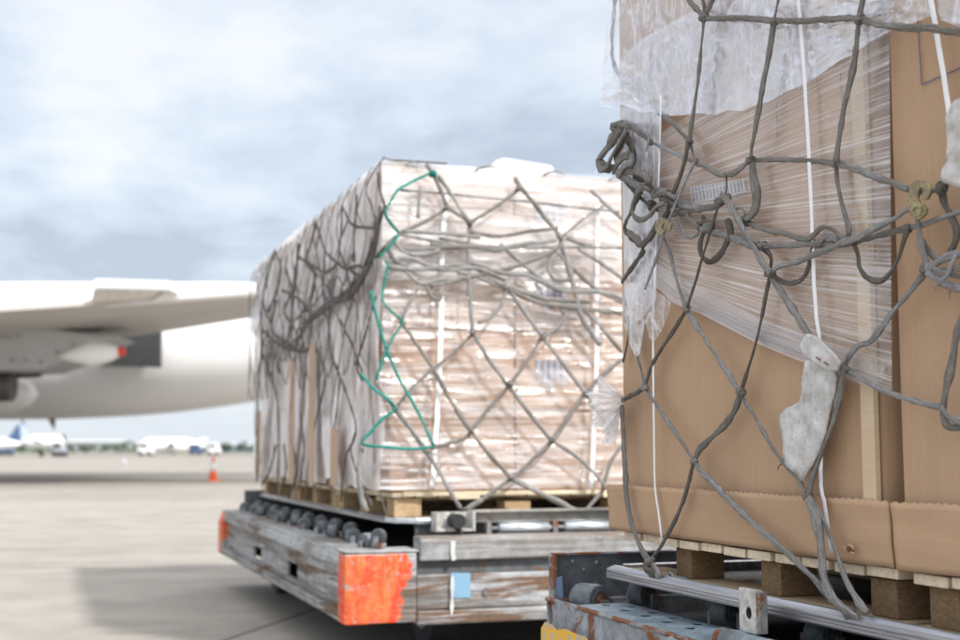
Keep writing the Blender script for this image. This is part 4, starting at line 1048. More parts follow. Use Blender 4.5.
NR = [
 # top row
 ([(682, -8), (694, 6), (704, 17)], 5.5, 'rope'), ([(716, -10), (710, 5), (704, 17)], 7, 'rope'), ([(700, -10), (704, 4), (705, 17)], 4.5, 'rope_d'),
 ([(704, 17), (718, 18.5), (740, 18), (758, 19), (774, 20)], 5.8, 'rope'),
 ([(704, 18), (702, 40), (698, 80), (693, 115), (689, 142)], 5.5, 'rope'),
 ([(781, -10), (778, 2), (774, 20)], 5.5, 'rope'), ([(774, 21), (769, 55), (763, 85), (756, 125), (752, 145), (751, 158)], 7, 'rope'),
 ([(775, 20), (800, 21), (830, 19), (859, 18)], 6.5, 'rope'), ([(865, -10), (862, 4), (859, 18)], 7, 'rope'),
 ([(859, 19), (878, 24), (900, 27), (930, 28), (948, 31), (972, 33)], 8, 'rope'), ([(859, 20), (856, 50), (851, 78), (844, 108), (839, 140), (836, 162)], 7.5, 'rope'),
 ([(616, -10), (613, 25), (612, 45), (613, 60), (620, 75), (640, 90)], 4.5, 'rope_d', .006), ([(660, 60), (648, 88), (642, 104), (636, 122)], 4.5, 'rope', .004),
 # K3 family
 ([(646, 98, -.02), (660, 113, -.01), (672, 122), (681, 132), (689, 141)], 5.5, 'rope'),
 ([(688, 143), (686, 155), (681, 173), (673, 194), (667, 212), (664, 222)], 5.8, 'rope_d', .045),
 ([(652, 143), (662, 147), (677, 154), (693, 161)], 4, 'rope_l', .03),
 ([(690, 145), (693, 152), (695, 160)], 4, 'rope_l', .03),
 ([(694, 162), (706, 167), (716, 173), (724, 175), (733, 173), (742, 167), (750, 160)], 6, 'rope_g'),
 ([(694, 163), (686, 180), (675, 205), (664, 233), (655, 262), (645, 289)], 3.6, 'rope_l', .055),
 # cluster left
 ([(622, 127), (614, 138), (606, 150), (598, 160), (601, 165), (610, 169)], 11, 'rope', .04),
 ([(626, 130), (618, 145), (611, 158), (606, 168), (600, 170), (598, 162)], 6, 'rope', .06),
 ([(610, 170), (617, 164), (616, 156), (622, 145), (628, 134)], 6, 'rope_d', .05),
 ([(618, 124), (629, 126), (641, 134), (652, 143)], 6, 'rope', .05), ([(624, 121), (636, 125), (646, 132), (649, 138), (646, 150)], 4, 'rope_l', .06),
 ([(626, 135), (632, 150), (631, 165)], 9, 'rope_d', .03),
 ([(614, 172), (620, 162), (627, 156), (632, 158), (630, 168), (620, 174)], 8, 'rope', .05), ([(617, 176), (624, 166), (632, 162)], 7, 'rope_g', .06), ([(616, 166), (621, 156), (629, 153)], 6, 'rope', .055),
 ([(622, 172), (634, 172), (646, 176), (648, 183), (640, 186), (628, 180), (620, 175)], 7, 'rope', .05),
 ([(622, 178), (629, 186), (638, 195), (650, 206), (658, 210)], 4, 'rope_d', .03),
 ([(634, 176), (646, 183), (652, 190)], 7, 'rope_d', .035), ([(650, 176), (649, 186), (655, 196)], 5, 'rope', .04),
 # cluster over fitting
 ([(650, 190), (643, 188), (636, 194), (632, 207), (634, 216), (641, 220), (649, 216), (657, 206), (664, 203)], 5.5, 'rope', .065),
 ([(641, 190), (636, 200), (631, 212), (626, 222), (625, 230), (632, 238), (640, 244)], 7, 'rope_d', .04), ([(628, 232), (636, 238), (641, 245)], 7, 'rope', .05),
 ([(642, 246), (648, 240), (654, 230), (658, 224)], 10, 'rope_d', .05),
 ([(644, 250), (636, 262), (628, 273), (622, 282)], 5, 'rope_d', .03),
 ([(648, 188), (660, 191), (671, 195), (680, 203), (690, 208)], 9, 'rope_g', .03), ([(655, 193), (665, 199), (676, 206)], 5, 'rope_d', .05), ([(652, 197), (664, 193), (676, 198)], 5, 'rope', .055),
 ([(664, 215), (678, 213), (692, 210), (706, 208), (717, 206)], 7, 'rope', .035), ([(668, 206), (684, 206), (700, 209)], 5, 'rope_g', .04),
 ([(678, 216), (681, 226), (684, 233), (691, 237), (698, 233)], 5, 'rope_g', .04), ([(686, 214), (693, 222), (699, 228)], 6, 'rope', .035),
 ([(663, 237), (669, 250), (674, 270), (679, 288), (686, 308)], 5, 'rope_g', .025),
 ([(698, 227), (712, 231), (726, 236), (744, 242), (756, 247)], 8, 'rope_g', .03),
 ([(719, 205), (714, 219), (709, 236), (702, 258), (696, 280), (687, 307)], 4.8, 'rope_d', .05),
 ([(706, 226), (701, 240), (700, 250), (703, 258), (710, 262), (718, 257), (725, 246), (729, 234), (727, 220)], 6, 'rope_d', .03),
 ([(703, 218), (709, 226), (714, 234)], 7, 'rope_d', .025), ([(698, 224), (706, 221), (714, 226)], 5, 'rope_d', .035),
 ([(726, 174), (726.5, 184), (726, 197)], 3, 'rope_d', .03),
 ([(752, 162), (753.5, 176), (756, 192), (756, 206), (751, 216), (745, 218)], 9.5, 'rope', .035),
 ([(737, 208), (743, 209), (744, 215), (739, 218), (735, 213), (737, 208)], 3, 'rope_g', .04),
 ([(721, 194), (729, 204), (738, 219), (745, 233), (753, 246), (762, 262), (770, 273)], 7.5, 'rope_g', .05),
 ([(746, 222), (757, 226), (770, 231), (783, 233), (797, 238), (808, 239), (816, 233), (822, 227)], 5.5, 'rope', .03),
 ([(733, 213), (740, 222), (748, 224)], 6, 'rope_d', .035), ([(727, 220), (731, 230), (730, 240)], 6, 'rope_d', .03),
 ([(752, 244), (766, 246), (785, 246), (804, 244.5), (822, 244), (842, 243)], 6.5, 'rope', .035),
 ([(758, 244), (765, 249), (771, 258), (770, 272)], 7, 'rope_d', .03),
 ([(770, 273), (780, 266), (796, 262), (815, 254), (830, 248), (842, 243)], 6.5, 'rope_g', .045),
 ([(815, 240), (812, 252), (809, 266), (803, 278), (793, 283), (783, 282), (773, 275)], 5, 'rope_d', .03),
 ([(812, 238), (817, 231), (824, 227), (832, 229), (840, 236), (844, 243)], 5, 'rope', .045), ([(820, 243), (826, 236), (838, 240)], 6, 'rope_g', .04),
 ([(751, 160), (770, 159.5), (800, 160), (836, 163)], 5, 'rope'),
 ([(838, 163), (856, 169), (873, 176), (890, 182), (908, 189)], 7.5, 'rope_g', .035),
 ([(836, 164), (837, 180), (840, 196), (845, 214), (849, 230), (845, 243)], 6.5, 'rope'),
 ([(842, 243), (856, 238), (876, 228), (894, 219), (906, 210), (916, 207)], 8, 'rope_g', .05), ([(842, 243), (860, 240), (880, 235), (899, 230), (908, 228)], 7, 'rope', .035),
 ([(908, 228), (925, 224), (944, 217), (972, 208)], 5, 'rope_g', .035),
 ([(854, 244), (858, 255), (859, 266), (865, 276), (875, 281), (884, 279), (892, 270), (900, 254), (904, 240), (908, 228)], 6.5, 'rope_d', .04),
 ([(917, 216), (919, 228), (921, 245), (926, 262), (926, 269)], 7, 'rope_g', .04),
 ([(918, 192), (928, 191), (940, 189)], 6, 'rope_g', .04),
 ([(941, 190), (945, 205), (952, 218), (957, 232), (954, 245), (949, 253)], 7.5, 'rope_d', .035),
 ([(922, 240), (928, 250), (938, 259), (948, 256)], 6, 'rope_g', .03),
 ([(926, 270), (938, 262), (950, 256), (972, 252)], 8, 'rope_l', .045), ([(927, 272), (940, 280), (955, 287), (972, 290)], 8, 'rope_l', .045),
 ([(934, 270), (946, 274), (958, 268), (972, 264)], 7, 'rope_g', .055), ([(940, 282), (948, 274), (952, 263), (956, 254)], 5, 'rope_l', .06), ([(932, 276), (944, 270), (955, 276), (972, 276)], 6, 'rope_g', .04),
 ([(925, 272), (912, 289), (896, 308), (882, 327), (870, 341), (858, 346), (850, 355), (845, 366)], 6.5, 'rope_g', .03),
 ([(844, 369), (858, 376), (874, 386), (892, 394), (915, 401), (941, 407)], 6, 'rope_g', .03),
 ([(964, 312), (956, 338), (952, 362), (946, 392), (943, 412), (946, 424), (955, 428), (972, 424)], 8, 'rope', .035), ([(941, 407), (950, 418), (965, 422)], 7, 'rope_g', .04),
 ([(843, 370), (840, 392), (835, 415), (826, 442), (817, 466), (811, 483), (808, 497)], 7, 'rope', .045),
 ([(770, 275), (766, 295), (759, 330), (751, 360), (741, 391)], 4.8, 'rope_d'), ([(771, 276), (782, 293), (796, 315), (811, 338)], 7, 'rope_g', .03),
 ([(741, 395), (755, 417), (768, 440), (782, 461), (795, 475), (806, 492)], 5.5, 'rope_g'),
 ([(740, 395), (735, 410), (725, 425), (711, 438), (700, 449), (694, 461)], 6.5, 'rope'),
 ([(687, 310), (698, 328), (715, 354), (728, 373), (739, 392)], 6, 'rope_l'), ([(686, 310), (676, 327), (664, 345), (652, 365), (646, 384)], 4.8, 'rope_d'),
 ([(644, 387), (637, 393), (630, 396), (622, 401)], 5, 'rope_d'), ([(645, 385), (640, 367), (634, 343), (628, 320), (625, 300)], 5, 'rope_g', .02),
 ([(646, 389), (658, 407), (674, 431), (686, 448), (694, 461)], 4.6, 'rope_g'),
 ([(625, 312), (628, 330), (627, 345), (623, 362)], 4, 'rope_d', .015),
 ([(694, 463), (712, 482), (737, 508), (762, 531), (790, 556), (815, 580)], 6.5, 'rope_g', .036), ([(693, 464), (688, 485), (681, 507), (670, 530), (660, 548), (650, 560)], 5, 'rope_d', .036),
 ([(622, 405), (623, 430), (625, 470), (627, 500), (632, 525), (641, 548), (650, 562)], 6, 'rope', .036),
 ([(648, 560), (645, 566), (648, 571), (655, 574)], 8, 'rope_d', .05), ([(650, 562), (655, 568), (660, 578)], 8, 'rope_g', .045),
 # braided leg and second leg to the rail
 ([(808, 498), (815, 515), (820, 535), (822, 555), (824, 578), (831, 596), (843, 609), (858, 619)], 11, 'rope_g', .05), ([(812, 500), (824, 522), (836, 552), (846, 580), (856, 598), (867, 613)], 7, 'rope_g', .04),
 ([(815, 580), (824, 590), (836, 603), (850, 614)], 9, 'rope', .045), ([(790, 470), (784, 464), (779, 466), (778, 470)], 1.5, 'rope_d'),
]
def off_ok(p): return p[0][0] > 640
for r_ in NR:
    pts, w_, m_ = r_[:3]; off = (r_[3] if len(r_) > 3 else .030)+(.016 if min(q_[1] for q_ in pts) < 60 and off_ok(pts) else 0)
    rope(pts, w_*.94, m_, off, flat=.46, n=20, step=.005)
NET['label'] = NET['label']
for a in [(704, 17, 5.5), (774, 21, 5), (859, 19, 6.5), (689, 142, 4.5), (695, 161, 3.8), (751, 160, 5.5), (836, 163, 5.5), (618, 127, 8), (719, 203, 6), (728, 197, 4), (770, 274, 6), (843, 243, 6.5), (926, 270, 7),
          (844, 368, 5.5), (741, 393, 5.5), (686, 309, 4.5), (645, 387, 4.5), (694, 461, 4.5), (650, 562, 6), (808, 497, 6.5), (850, 614, 8), (762, 246, 6), (709, 228, 6.5), (908, 228, 5)]:
    knot(*a, mat='rope' if a[2] > 4.6 else 'rope_g', off=(.048 if a[1] < 60 else .036) if a[1] < 500 else .045)
knot(941, 188, 7.5, 'rope_d', .04); knot(652, 205, 6, 'rope_d', .045); knot(668, 195, 6, 'rope', .035)
# frayed cord ends
mb = MB()
for i in range(60):
    a, b = random.choice([(928, 270), (940, 283), (950, 288), (850, 616), (862, 617), (654, 574), (600, 164), (645, 150)])
    a += random.uniform(-3, 3); b += random.uniform(-3, 3); an = random.uniform(0, 6.28); L = random.uniform(3, 8)
    P = [onx(a, b, 1.43), onx(a+math.cos(an)*L*.5, b+math.sin(an)*L*.5+1, 1.425), onx(a+math.cos(an)*L, b+math.sin(an)*L+3, 1.42)]
    sweep(mb, P, .0009, NX, 1, step=.006, n=4)
mb.build('frayed_threads', M['rope_g'], NET)['kind'] = 'stuff'
# brass double stud fitting
bo = [(909, 187), (912, 182), (917, 180), (923, 181), (929, 184), (931, 189), (929, 195), (927, 199), (923, 200), (920, 197), (922, 193), (924, 189), (920, 187), (918, 191), (917, 198), (919, 203), (923, 205), (926, 209), (925, 214), (920, 219), (915, 219), (911, 216), (908, 209), (907, 200)]
mb = MB(); mb.prism([onx(a, b, 1.412) for a, b in bo], (.006, 0, 0)); fixn(mb.build('brass_fitting', M['brass'], NET, .0012))
def ringm(cx, cy, r, w, x, mat, name='brass_ring'):
    P = [onx(cx+r*math.cos(t_*pi/6), cy+r*math.sin(t_*pi/6), x) for t_ in range(13)]
    mb = MB(); D = (P[0]-CAM).dot(FV); sweep(mb, P, w*D/F, NX, .6, step=.003, n=8, twist=0, jit=0); mb.build(name, M[mat], NET)
ringm(917, 211, 4.5, 2.2, 1.411, 'brass')
b2 = [(655, 221), (660, 217), (666, 219), (671, 224), (670, 230), (666, 231), (667, 226), (663, 223), (661, 227), (664, 231), (662, 235), (657, 234), (655, 229)]
mb = MB(); mb.prism([onx(a, b, 1.408) for a, b in b2], (.006, 0, 0)); fixn(mb.build('brass_fitting', M['brass'], NET, .001))

# anchor ring on the rail by the left leg
an = thing('tie_down_ring', 'small grey steel tie down ring on the rail by the first wooden block', 'ring')
mb = MB(); c_ = onx(671, 578, 1.455)
P = [c_+Vector((0, math.cos(t_*pi/6)*.011, math.sin(t_*pi/6)*.011)) for t_ in range(13)]; sweep(mb, P, .007, NX, .8, step=.003, n=8, twist=0, jit=0); mb.build('ring', M['bluegrey'], an)
mb = MB(); c2 = onx(680, 580, 1.455); mb.obox(c2, (.008, 0, 0), (0, .018, 0), (0, 0, .007)); mb.build('stud', M['bluegrey'], an, .002)
# felt pads
def pad(outline, x, thick, name, label, parent=None, amp=.004):
    closed = outline+[outline[0]]; cx = sum(a for a, b in outline)/len(outline); cy = sum(b for a, b in outline)/len(outline)
    n = len(outline)*5; R_ = 8; vs = []; fs = []
    for r in range(R_+1):
        for i in range(n):
            a = pl(closed, i/n); f = r/R_; px, py = cx+(a[0]-cx)*f, cy+(a[1]-cy)*f
            j_ = .8*noise.noise(Vector((a[0]*.4, a[1]*.4, 0))) if r == R_ else 0
            vs.append(onx(px+j_, py+j_, x-amp*(noise.noise(Vector((px*.06, py*.06, 2)))*1.5+1.3*folds(px*.055, py*.035))))
    for r in range(R_):
        for i in range(n): j = (i+1) % n; fs.append((r*n+i, r*n+j, (r+1)*n+j, (r+1)*n+i))
    mb = MB(); mb.add(vs, fs, True); o = mb.build(name, M['felt'], parent); s = o.modifiers.new('s', 'SOLIDIFY'); s.thickness = thick; s.offset = 0
    return o
pad([(805, 362), (812, 358), (822, 360), (834, 368), (837, 380), (834, 398), (830, 412), (826, 432), (820, 450), (814, 463), (806, 476), (802, 482), (796, 474), (786, 466), (783, 452), (783, 440), (780, 425), (780, 416), (785, 409), (793, 406), (800, 401), (802, 390), (802, 378)], 1.438, .0022, 'felt_pad', None, NET)
cl = pad([(807, 334), (812, 334), (822, 342), (833, 352), (841, 362), (838, 370), (831, 372), (822, 367), (812, 361), (803, 354), (800, 346)], 1.412, .005, 'felt_cuff', None, NET, .002)
for (a, b) in ((818, 358.5), (826, 363.5)):
    q1, q2 = onx(a-2, b-1.5, 1.405), onx(a+2, b+1.5, 1.405); mb = MB(); mb.cyl(q1, q2, .0014, n=6); mb.build('staple', M['rusty'], cl)
pad([(952, 104), (958, 98), (975, 96), (975, 190), (955, 186), (943, 182), (941, 176), (947, 160), (948, 140), (946, 118)], 1.41, .004, 'felt_pad', None, NET)

#==CARGO_FAR==
fx0, fx1, fy0, fy1 = 1.40, 3.72, 5.29, 8.62
fz0, fz1 = .722, 2.125
G = 'wooden pallets under the wrapped cargo'
ly = [(5.29, 6.37), (6.41, 7.49), (7.53, 8.61)]; lx = [(1.40, 2.54), (2.57, 3.71)]
nm = ['front left corner', 'middle of the left side', 'far end of the left side']
k_ = 0
for i, (a, b) in enumerate(ly):
    wood_pallet('wooden_pallet', 'wooden pallet of the wrapped cargo at the '+nm[i], lx[0][0]+.01, lx[0][1], a, b, .60, .720, G, slat_dir='x' if i else 'y', blk='osb_far', bw=(.12, .12))
wood_pallet('wooden_pallet', 'wooden pallet at the front right of the wrapped cargo, beside the near carton', lx[1][0], lx[1][1], ly[0][0], ly[0][1], .60, .720, G, slat_dir='y', blk='osb_far', bw=(.12, .12))
# extra pale board standing proud along the front
mb = MB(); mb.box(1.46, 3.70, 5.268, 5.286, .706, .724); mb.box(1.67, 1.80, 5.262, 5.284, .690, .7055); mb.box(2.38, 2.5, 5.262, 5.284, .690, .7055); o = mb.build('batten', M['wood'], None, .002); tag(o, 'long pale pine batten along the front foot of the wrapped cargo', 'batten')
rows = 4; hz_ = (fz1-fz0)/rows; rn = ['bottom', 'second', 'third', 'top']
def fcarton(x0, x1, y0, y1, r, label):
    j = random.uniform(-.004, .004); z0 = fz0+r*hz_; z1 = z0+hz_-.004
    mb = MB(); mb.box(x0+.002, x1-.002, y0+j, y1, z0+.001, z1)
    o = mb.build('carton', M['card_far'] if (r < 2 or random.random() < .4) else M['card_far2'], None, .008)
    tag(o, label, 'carton', 'cartons inside the wrapped cargo'); return o
cols = [(1.40, 1.97), (1.972, 2.54), (2.57, 3.14), (3.142, 3.71)]
cn_ = ['at the left corner', 'second from the left corner', 'third from the left corner', 'mostly hidden at the right']
for r in range(rows):
    for ci, (a, b) in enumerate(cols):
        o = fcarton(a, b, 5.29, 5.83, r, '%s row carton, wrapped cargo front, %s' % (rn[r], cn_[ci]))
        if ci > 0:
            lb_ = MB()
            z = fz0+r*hz_+hz_*.5
            for q in range(5): lb_.box(a+.10+q*.03, a+.122+q*.03, 5.284-.0+0, 5.29, z-.05*(1+(q*r) % 3)*.6, z+.05)
            if r in (1, 3) or (ci == 1 and r == 2): lb_.build('printed_mark', M['ink_far'], o)
ys = [(5.834, 6.37), (6.41, 6.95), (6.954, 7.49), (7.53, 8.07), (8.074, 8.61)]
yn = ['just behind the front corner', 'nearer half of middle pallet', 'farther half of middle pallet', 'first on farthest pallet', 'at the far end']
for r in range(rows):
    for ci, (a, b) in enumerate(ys): fcarton(1.40, 1.97, a, b, r, '%s row carton, wrapped cargo left side, %s' % (rn[r], yn[ci]))
mb = MB(); mb.box(1.98, 3.71, 5.84, 8.61, fz0, fz1-.01); o = mb.build('carton_stack', M['card_far']); tag(o, 'inner block of cartons hidden inside the wrapped cargo', 'cartons')
# upright boards on left side
for y_, z_ in ((7.0, 1.75), (8.15, 1.5), (5.9, 1.35), (6.45, 1.8)):
    tag(MB().box(1.312, 1.318, y_, y_+.15, .73, z_-.35).build('corner_board', M['card_far'], None, .002), 'upright brown cardboard strip, left side of wrapped cargo, %s' % {7.0: 'in the middle', 8.15: 'farthest back', 5.9: 'nearest and shortest', 6.45: 'nearest tall one'}[y_], 'cardboard strip', 'cardboard strips on the wrapped cargo')
# top sheets & wraps
def fr(u, v):   # front
    x = fx0-.045+(fx1-fx0+.04)*u; z = fz1+.012-(fz1-fz0)*v
    am = .012
    return Vector((x+.01*noise.noise(Vector((z*4, 0, 3))), fy0-.026-am*folds(u*3.0, v*16)-.012*noise.noise(Vector((x*3, z*3, 0))), z))
o = grid(fr, 110, 150, (1, 1)).build('stretch_film', M['far_wrap']); tag(o, 'shiny wrinkled stretch film across the front of the wrapped cargo', 'stretch film')
def ft(u, v):   # upper white hood, front
    x = fx0-.05+(fx1-fx0+.04)*u; z = fz1+.014-.50*v*(1+.10*noise.noise(Vector((u*4, 0, 0)))+.05*noise.noise(Vector((u*23, 0, 0))))
    return Vector((x, fy0-.040-.008*folds(u*4, v*4)-.010*noise.noise(Vector((x*3, z*3, 0))), z))
o = grid(ft, 100, 50, (1, 1)).build('plastic_hood', M['far_top']); tag(o, 'white plastic hood hanging over the upper front of the wrapped cargo', 'plastic hood')
def fs_(u, v):   # left side, y from front to back
    y = fy0-.045+(fy1-fy0+.09)*u; z = fz1+.02-(fz1-fz0+.01+.05*noise.noise(Vector((u*17, 3, 0))))*v
    return Vector((fx0-.03-.022*folds(u*26, v*2.2)-.03*noise.noise(Vector((y*2, z*2, 4)))-.012*noise.noise(Vector((y*9, z*3, 4))), y, z+.012*noise.noise(Vector((y*5, 0, 0)))))
o = grid(fs_, 240, 70, (1, 1)).build('plastic_sheet', M['far_side']); tag(o, 'milky plastic draped in vertical folds down the left side of the wrapped cargo', 'plastic sheet')
def fc(u, v):   # top sheet
    x = fx0-.045+(fx1-fx0+.08)*u; y = fy0-.045+(fy1-fy0+.1)*v
    e_ = min(u, 1-u, v, 1-v)
    return Vector((x, y, fz1+.016+.014*folds(u*5, v*8)*min(1, e_*12)-.012*max(0, 1-e_*40)))
o = grid(fc, 50, 70, (1, 1)).build('plastic_sheet', M['far_top']); tag(o, 'white plastic sheet lying over the top of the wrapped cargo', 'plastic sheet')
for (a, b, rx, rz) in ((266, 286, 9, 20), (260, 318, 8, 22)):
    c_ = onx(a, b, 1.40); c_.y = min(c_.y, 8.6); D = (c_-CAM).dot(FV)
    c_ = onx(a, b, 1.38)
    mb = MB(); vs = []; n, m = 18, 12; uv = []; fs = []
    for i in range(m+1):
        for j in range(n):
            ph = pi*i/m; th = 2*pi*j/n; d = Vector((math.sin(ph)*math.cos(th), math.sin(ph)*math.sin(th), math.cos(ph)))
            r_ = 1+.3*noise.noise(d*2+Vector((a, 0, 0)))
            vs.append(c_+Vector((d.x*rx*D/F*r_, d.y*rx*D/F*r_, d.z*rz*D/F*r_)))
    for i in range(m):
        for j in range(n): fs.append((i*n+j, i*n+(j+1) % n, (i+1)*n+(j+1) % n, (i+1)*n+j)); uv.append([(j/n, i/m), ((j+1)/n, i/m), ((j+1)/n, (i+1)/m), (j/n, (i+1)/m)])
    mb.add(vs, fs, True, uv); o = mb.build('plastic_bulge', M['puff']); tag(o, '%s billow of white plastic at the far left edge of the wrapped cargo' % ('upper' if b < 300 else 'lower'), 'plastic film')
band('pale band down the front of the wrapped cargo, left one behind the teal rope', [(446, 195), (442, 260), (441, 330), (437, 420), (432, 488)], .020, 5.235, ony, NY)
band('pale band down the front of the wrapped cargo, right one beside the near carton', [(598, 205), (597, 280), (597, 350), (594, 430), (591, 490)], .018, 5.235, ony, NY)

#==NET_FAR==
FN = thing('cargo_net', 'loose grey cargo net with teal rope repairs draped over the wrapped cargo behind', 'cargo net')
def fro(pts, w, mat='rope_g', off=.012): rope(pts, w, mat, off, FN, ony, 5.215, NY, step=.02, n=6, sag=.008)
def lro(pts, w, mat='rope_d', off=.02): rope(pts, w, mat, off, FN, onx, 1.335, NX, step=.03, n=6, sag=.012)
Tl = [([(431, 173), (415, 180), (398, 190), (390, 203), (385, 212), (390, 222), (399, 233)], 4),
      ([(399, 235), (388, 248), (378, 258)], 3.5), ([(371, 291), (377, 318), (386, 348), (400, 380), (418, 412), (434, 446)], 4),
      ([(388, 262), (385, 280), (382, 299), (391, 311), (402, 322), (395, 334), (387, 350), (380, 368), (376, 380)], 3.6),
      ([(361, 374), (373, 388), (395, 407), (382, 419), (369, 434), (362, 444), (385, 447), (412, 449), (434, 447)], 4)]
for p_, w_ in Tl: fro(p_, w_*.78, 'teal', .035)
knot(433, 174, 4.5, 'teal', .04, FN, ony, 5.225, NY)
Fl = [
 ([(426, 164), (433, 174), (441, 190), (447, 207)], 4), ([(438, 175), (450, 192), (461, 210), (470, 222)], 4),
 ([(447, 208), (430, 219), (415, 226), (402, 232), (388, 244), (378, 256)], 3.5), ([(449, 208), (460, 215), (470, 223)], 4),
 ([(470, 224), (469, 245), (469, 275), (470, 302), (473, 333)], 4), ([(402, 231), (440, 233), (480, 237)], 4), ([(400, 234), (430, 240), (470, 247), (520, 247)], 3.5),
 ([(400, 250), (440, 248), (480, 246)], 3.5), ([(420, 186), (418, 218)], 3),
 ([(400, 190), (440, 193), (480, 197), (540, 203), (620, 212)], 2.2), ([(515, 177), (520, 186), (536, 206), (560, 236)], 4.2), ([(519, 189), (497, 206), (471, 222)], 3),
 ([(562, 236), (556, 249), (522, 264), (480, 275), (430, 286)], 4), ([(470, 232), (500, 236), (530, 231), (558, 228)], 3.5), ([(430, 244), (520, 247), (580, 247), (626, 248)], 3),
 ([(562, 237), (585, 218), (604, 205)], 2.6), ([(591, 190), (609, 207), (628, 224)], 4), ([(567, 237), (580, 243), (592, 246)], 4.5),
 ([(561, 242), (568, 268), (576, 295), (582, 318), (600, 345)], 4.5), ([(556, 251), (572, 267), (594, 287), (622, 303)], 4), ([(578, 249), (598, 261), (624, 280)], 4),
 ([(430, 266), (470, 274), (500, 286), (514, 285)], 4), ([(500, 244), (528, 268), (556, 287), (586, 291)], 4), ([(508, 289), (538, 302), (580, 308), (622, 313)], 5),
 ([(480, 274), (508, 286), (548, 300)], 4), ([(505, 288), (502, 304), (491, 317), (478, 323)], 3.5), ([(430, 268), (455, 265), (480, 270), (505, 284)], 3.5),
 ([(509, 289), (524, 311), (543, 337), (565, 366), (587, 396), (606, 424)], 4.2), ([(473, 333), (489, 359), (508, 385), (531, 415), (552, 441)], 4),
 ([(580, 298), (561, 324), (543, 337)], 3), ([(541, 338), (526, 363), (510, 384), (490, 406), (471, 431)], 3), ([(576, 300), (598, 324), (622, 352)], 3.4),
 ([(622, 359), (602, 376), (586, 392), (570, 415), (553, 440), (530, 462), (512, 478), (490, 494), (466, 511)], 4), ([(402, 323), (421, 350), (438, 377), (452, 403), (471, 431), (490, 455), (511, 478)], 4.2),
 ([(511, 478), (532, 489), (556, 501), (582, 513)], 5), ([(552, 441), (576, 456), (595, 474), (604, 487), (594, 501), (584, 513)], 3.6), ([(622, 445), (611, 462), (603, 486)], 3.4),
 ([(402, 320), (410, 302), (420, 285)], 3), ([(388, 267), (420, 269), (452, 267)], 4.5), ([(404, 269), (420, 283), (440, 280), (470, 278)], 4.5), ([(426, 284), (431, 296), (440, 300), (442, 290)], 3.5),
 ([(473, 334), (452, 354), (432, 370), (414, 386), (396, 407)], 3), ([(395, 408), (414, 434), (434, 463), (449, 489), (461, 510)], 4.5), ([(434, 447), (455, 442), (470, 435)], 4),
 ([(482, 500), (472, 505), (464, 511)], 5), ([(362, 445), (359, 470), (361, 497), (367, 512)], 5), ([(388, 248), (396, 262), (408, 266)], 4.5), ([(375, 380), (384, 395), (395, 408)], 3)]
Fl += [([(385, 262), (410, 258), (440, 270), (475, 268), (505, 280)], 4), ([(470, 262), (500, 272), (530, 276), (560, 290), (600, 292), (624, 300)], 4.5), ([(500, 282), (530, 296), (560, 300), (590, 302)], 4.5),
 ([(560, 252), (548, 266), (556, 280), (572, 276), (566, 256)], 3.5), ([(440, 238), (470, 243), (495, 250), (520, 244), (556, 240)], 4), ([(395, 242), (405, 252), (425, 255), (440, 250)], 4)]
for p_, w_ in Fl: fro(p_, w_*1.12, random.choice(['rope_g', 'rope', 'rope_g']))
for a in ((447, 208), (470, 223), (560, 237), (519, 188), (473, 333), (543, 337), (510, 384), (552, 440), (471, 431), (511, 478), (395, 408), (402, 323), (505, 287), (587, 394), (604, 487), (434, 447)):
    knot(a[0], a[1], 3.6, 'rope', .03, FN, ony, 5.225, NY)
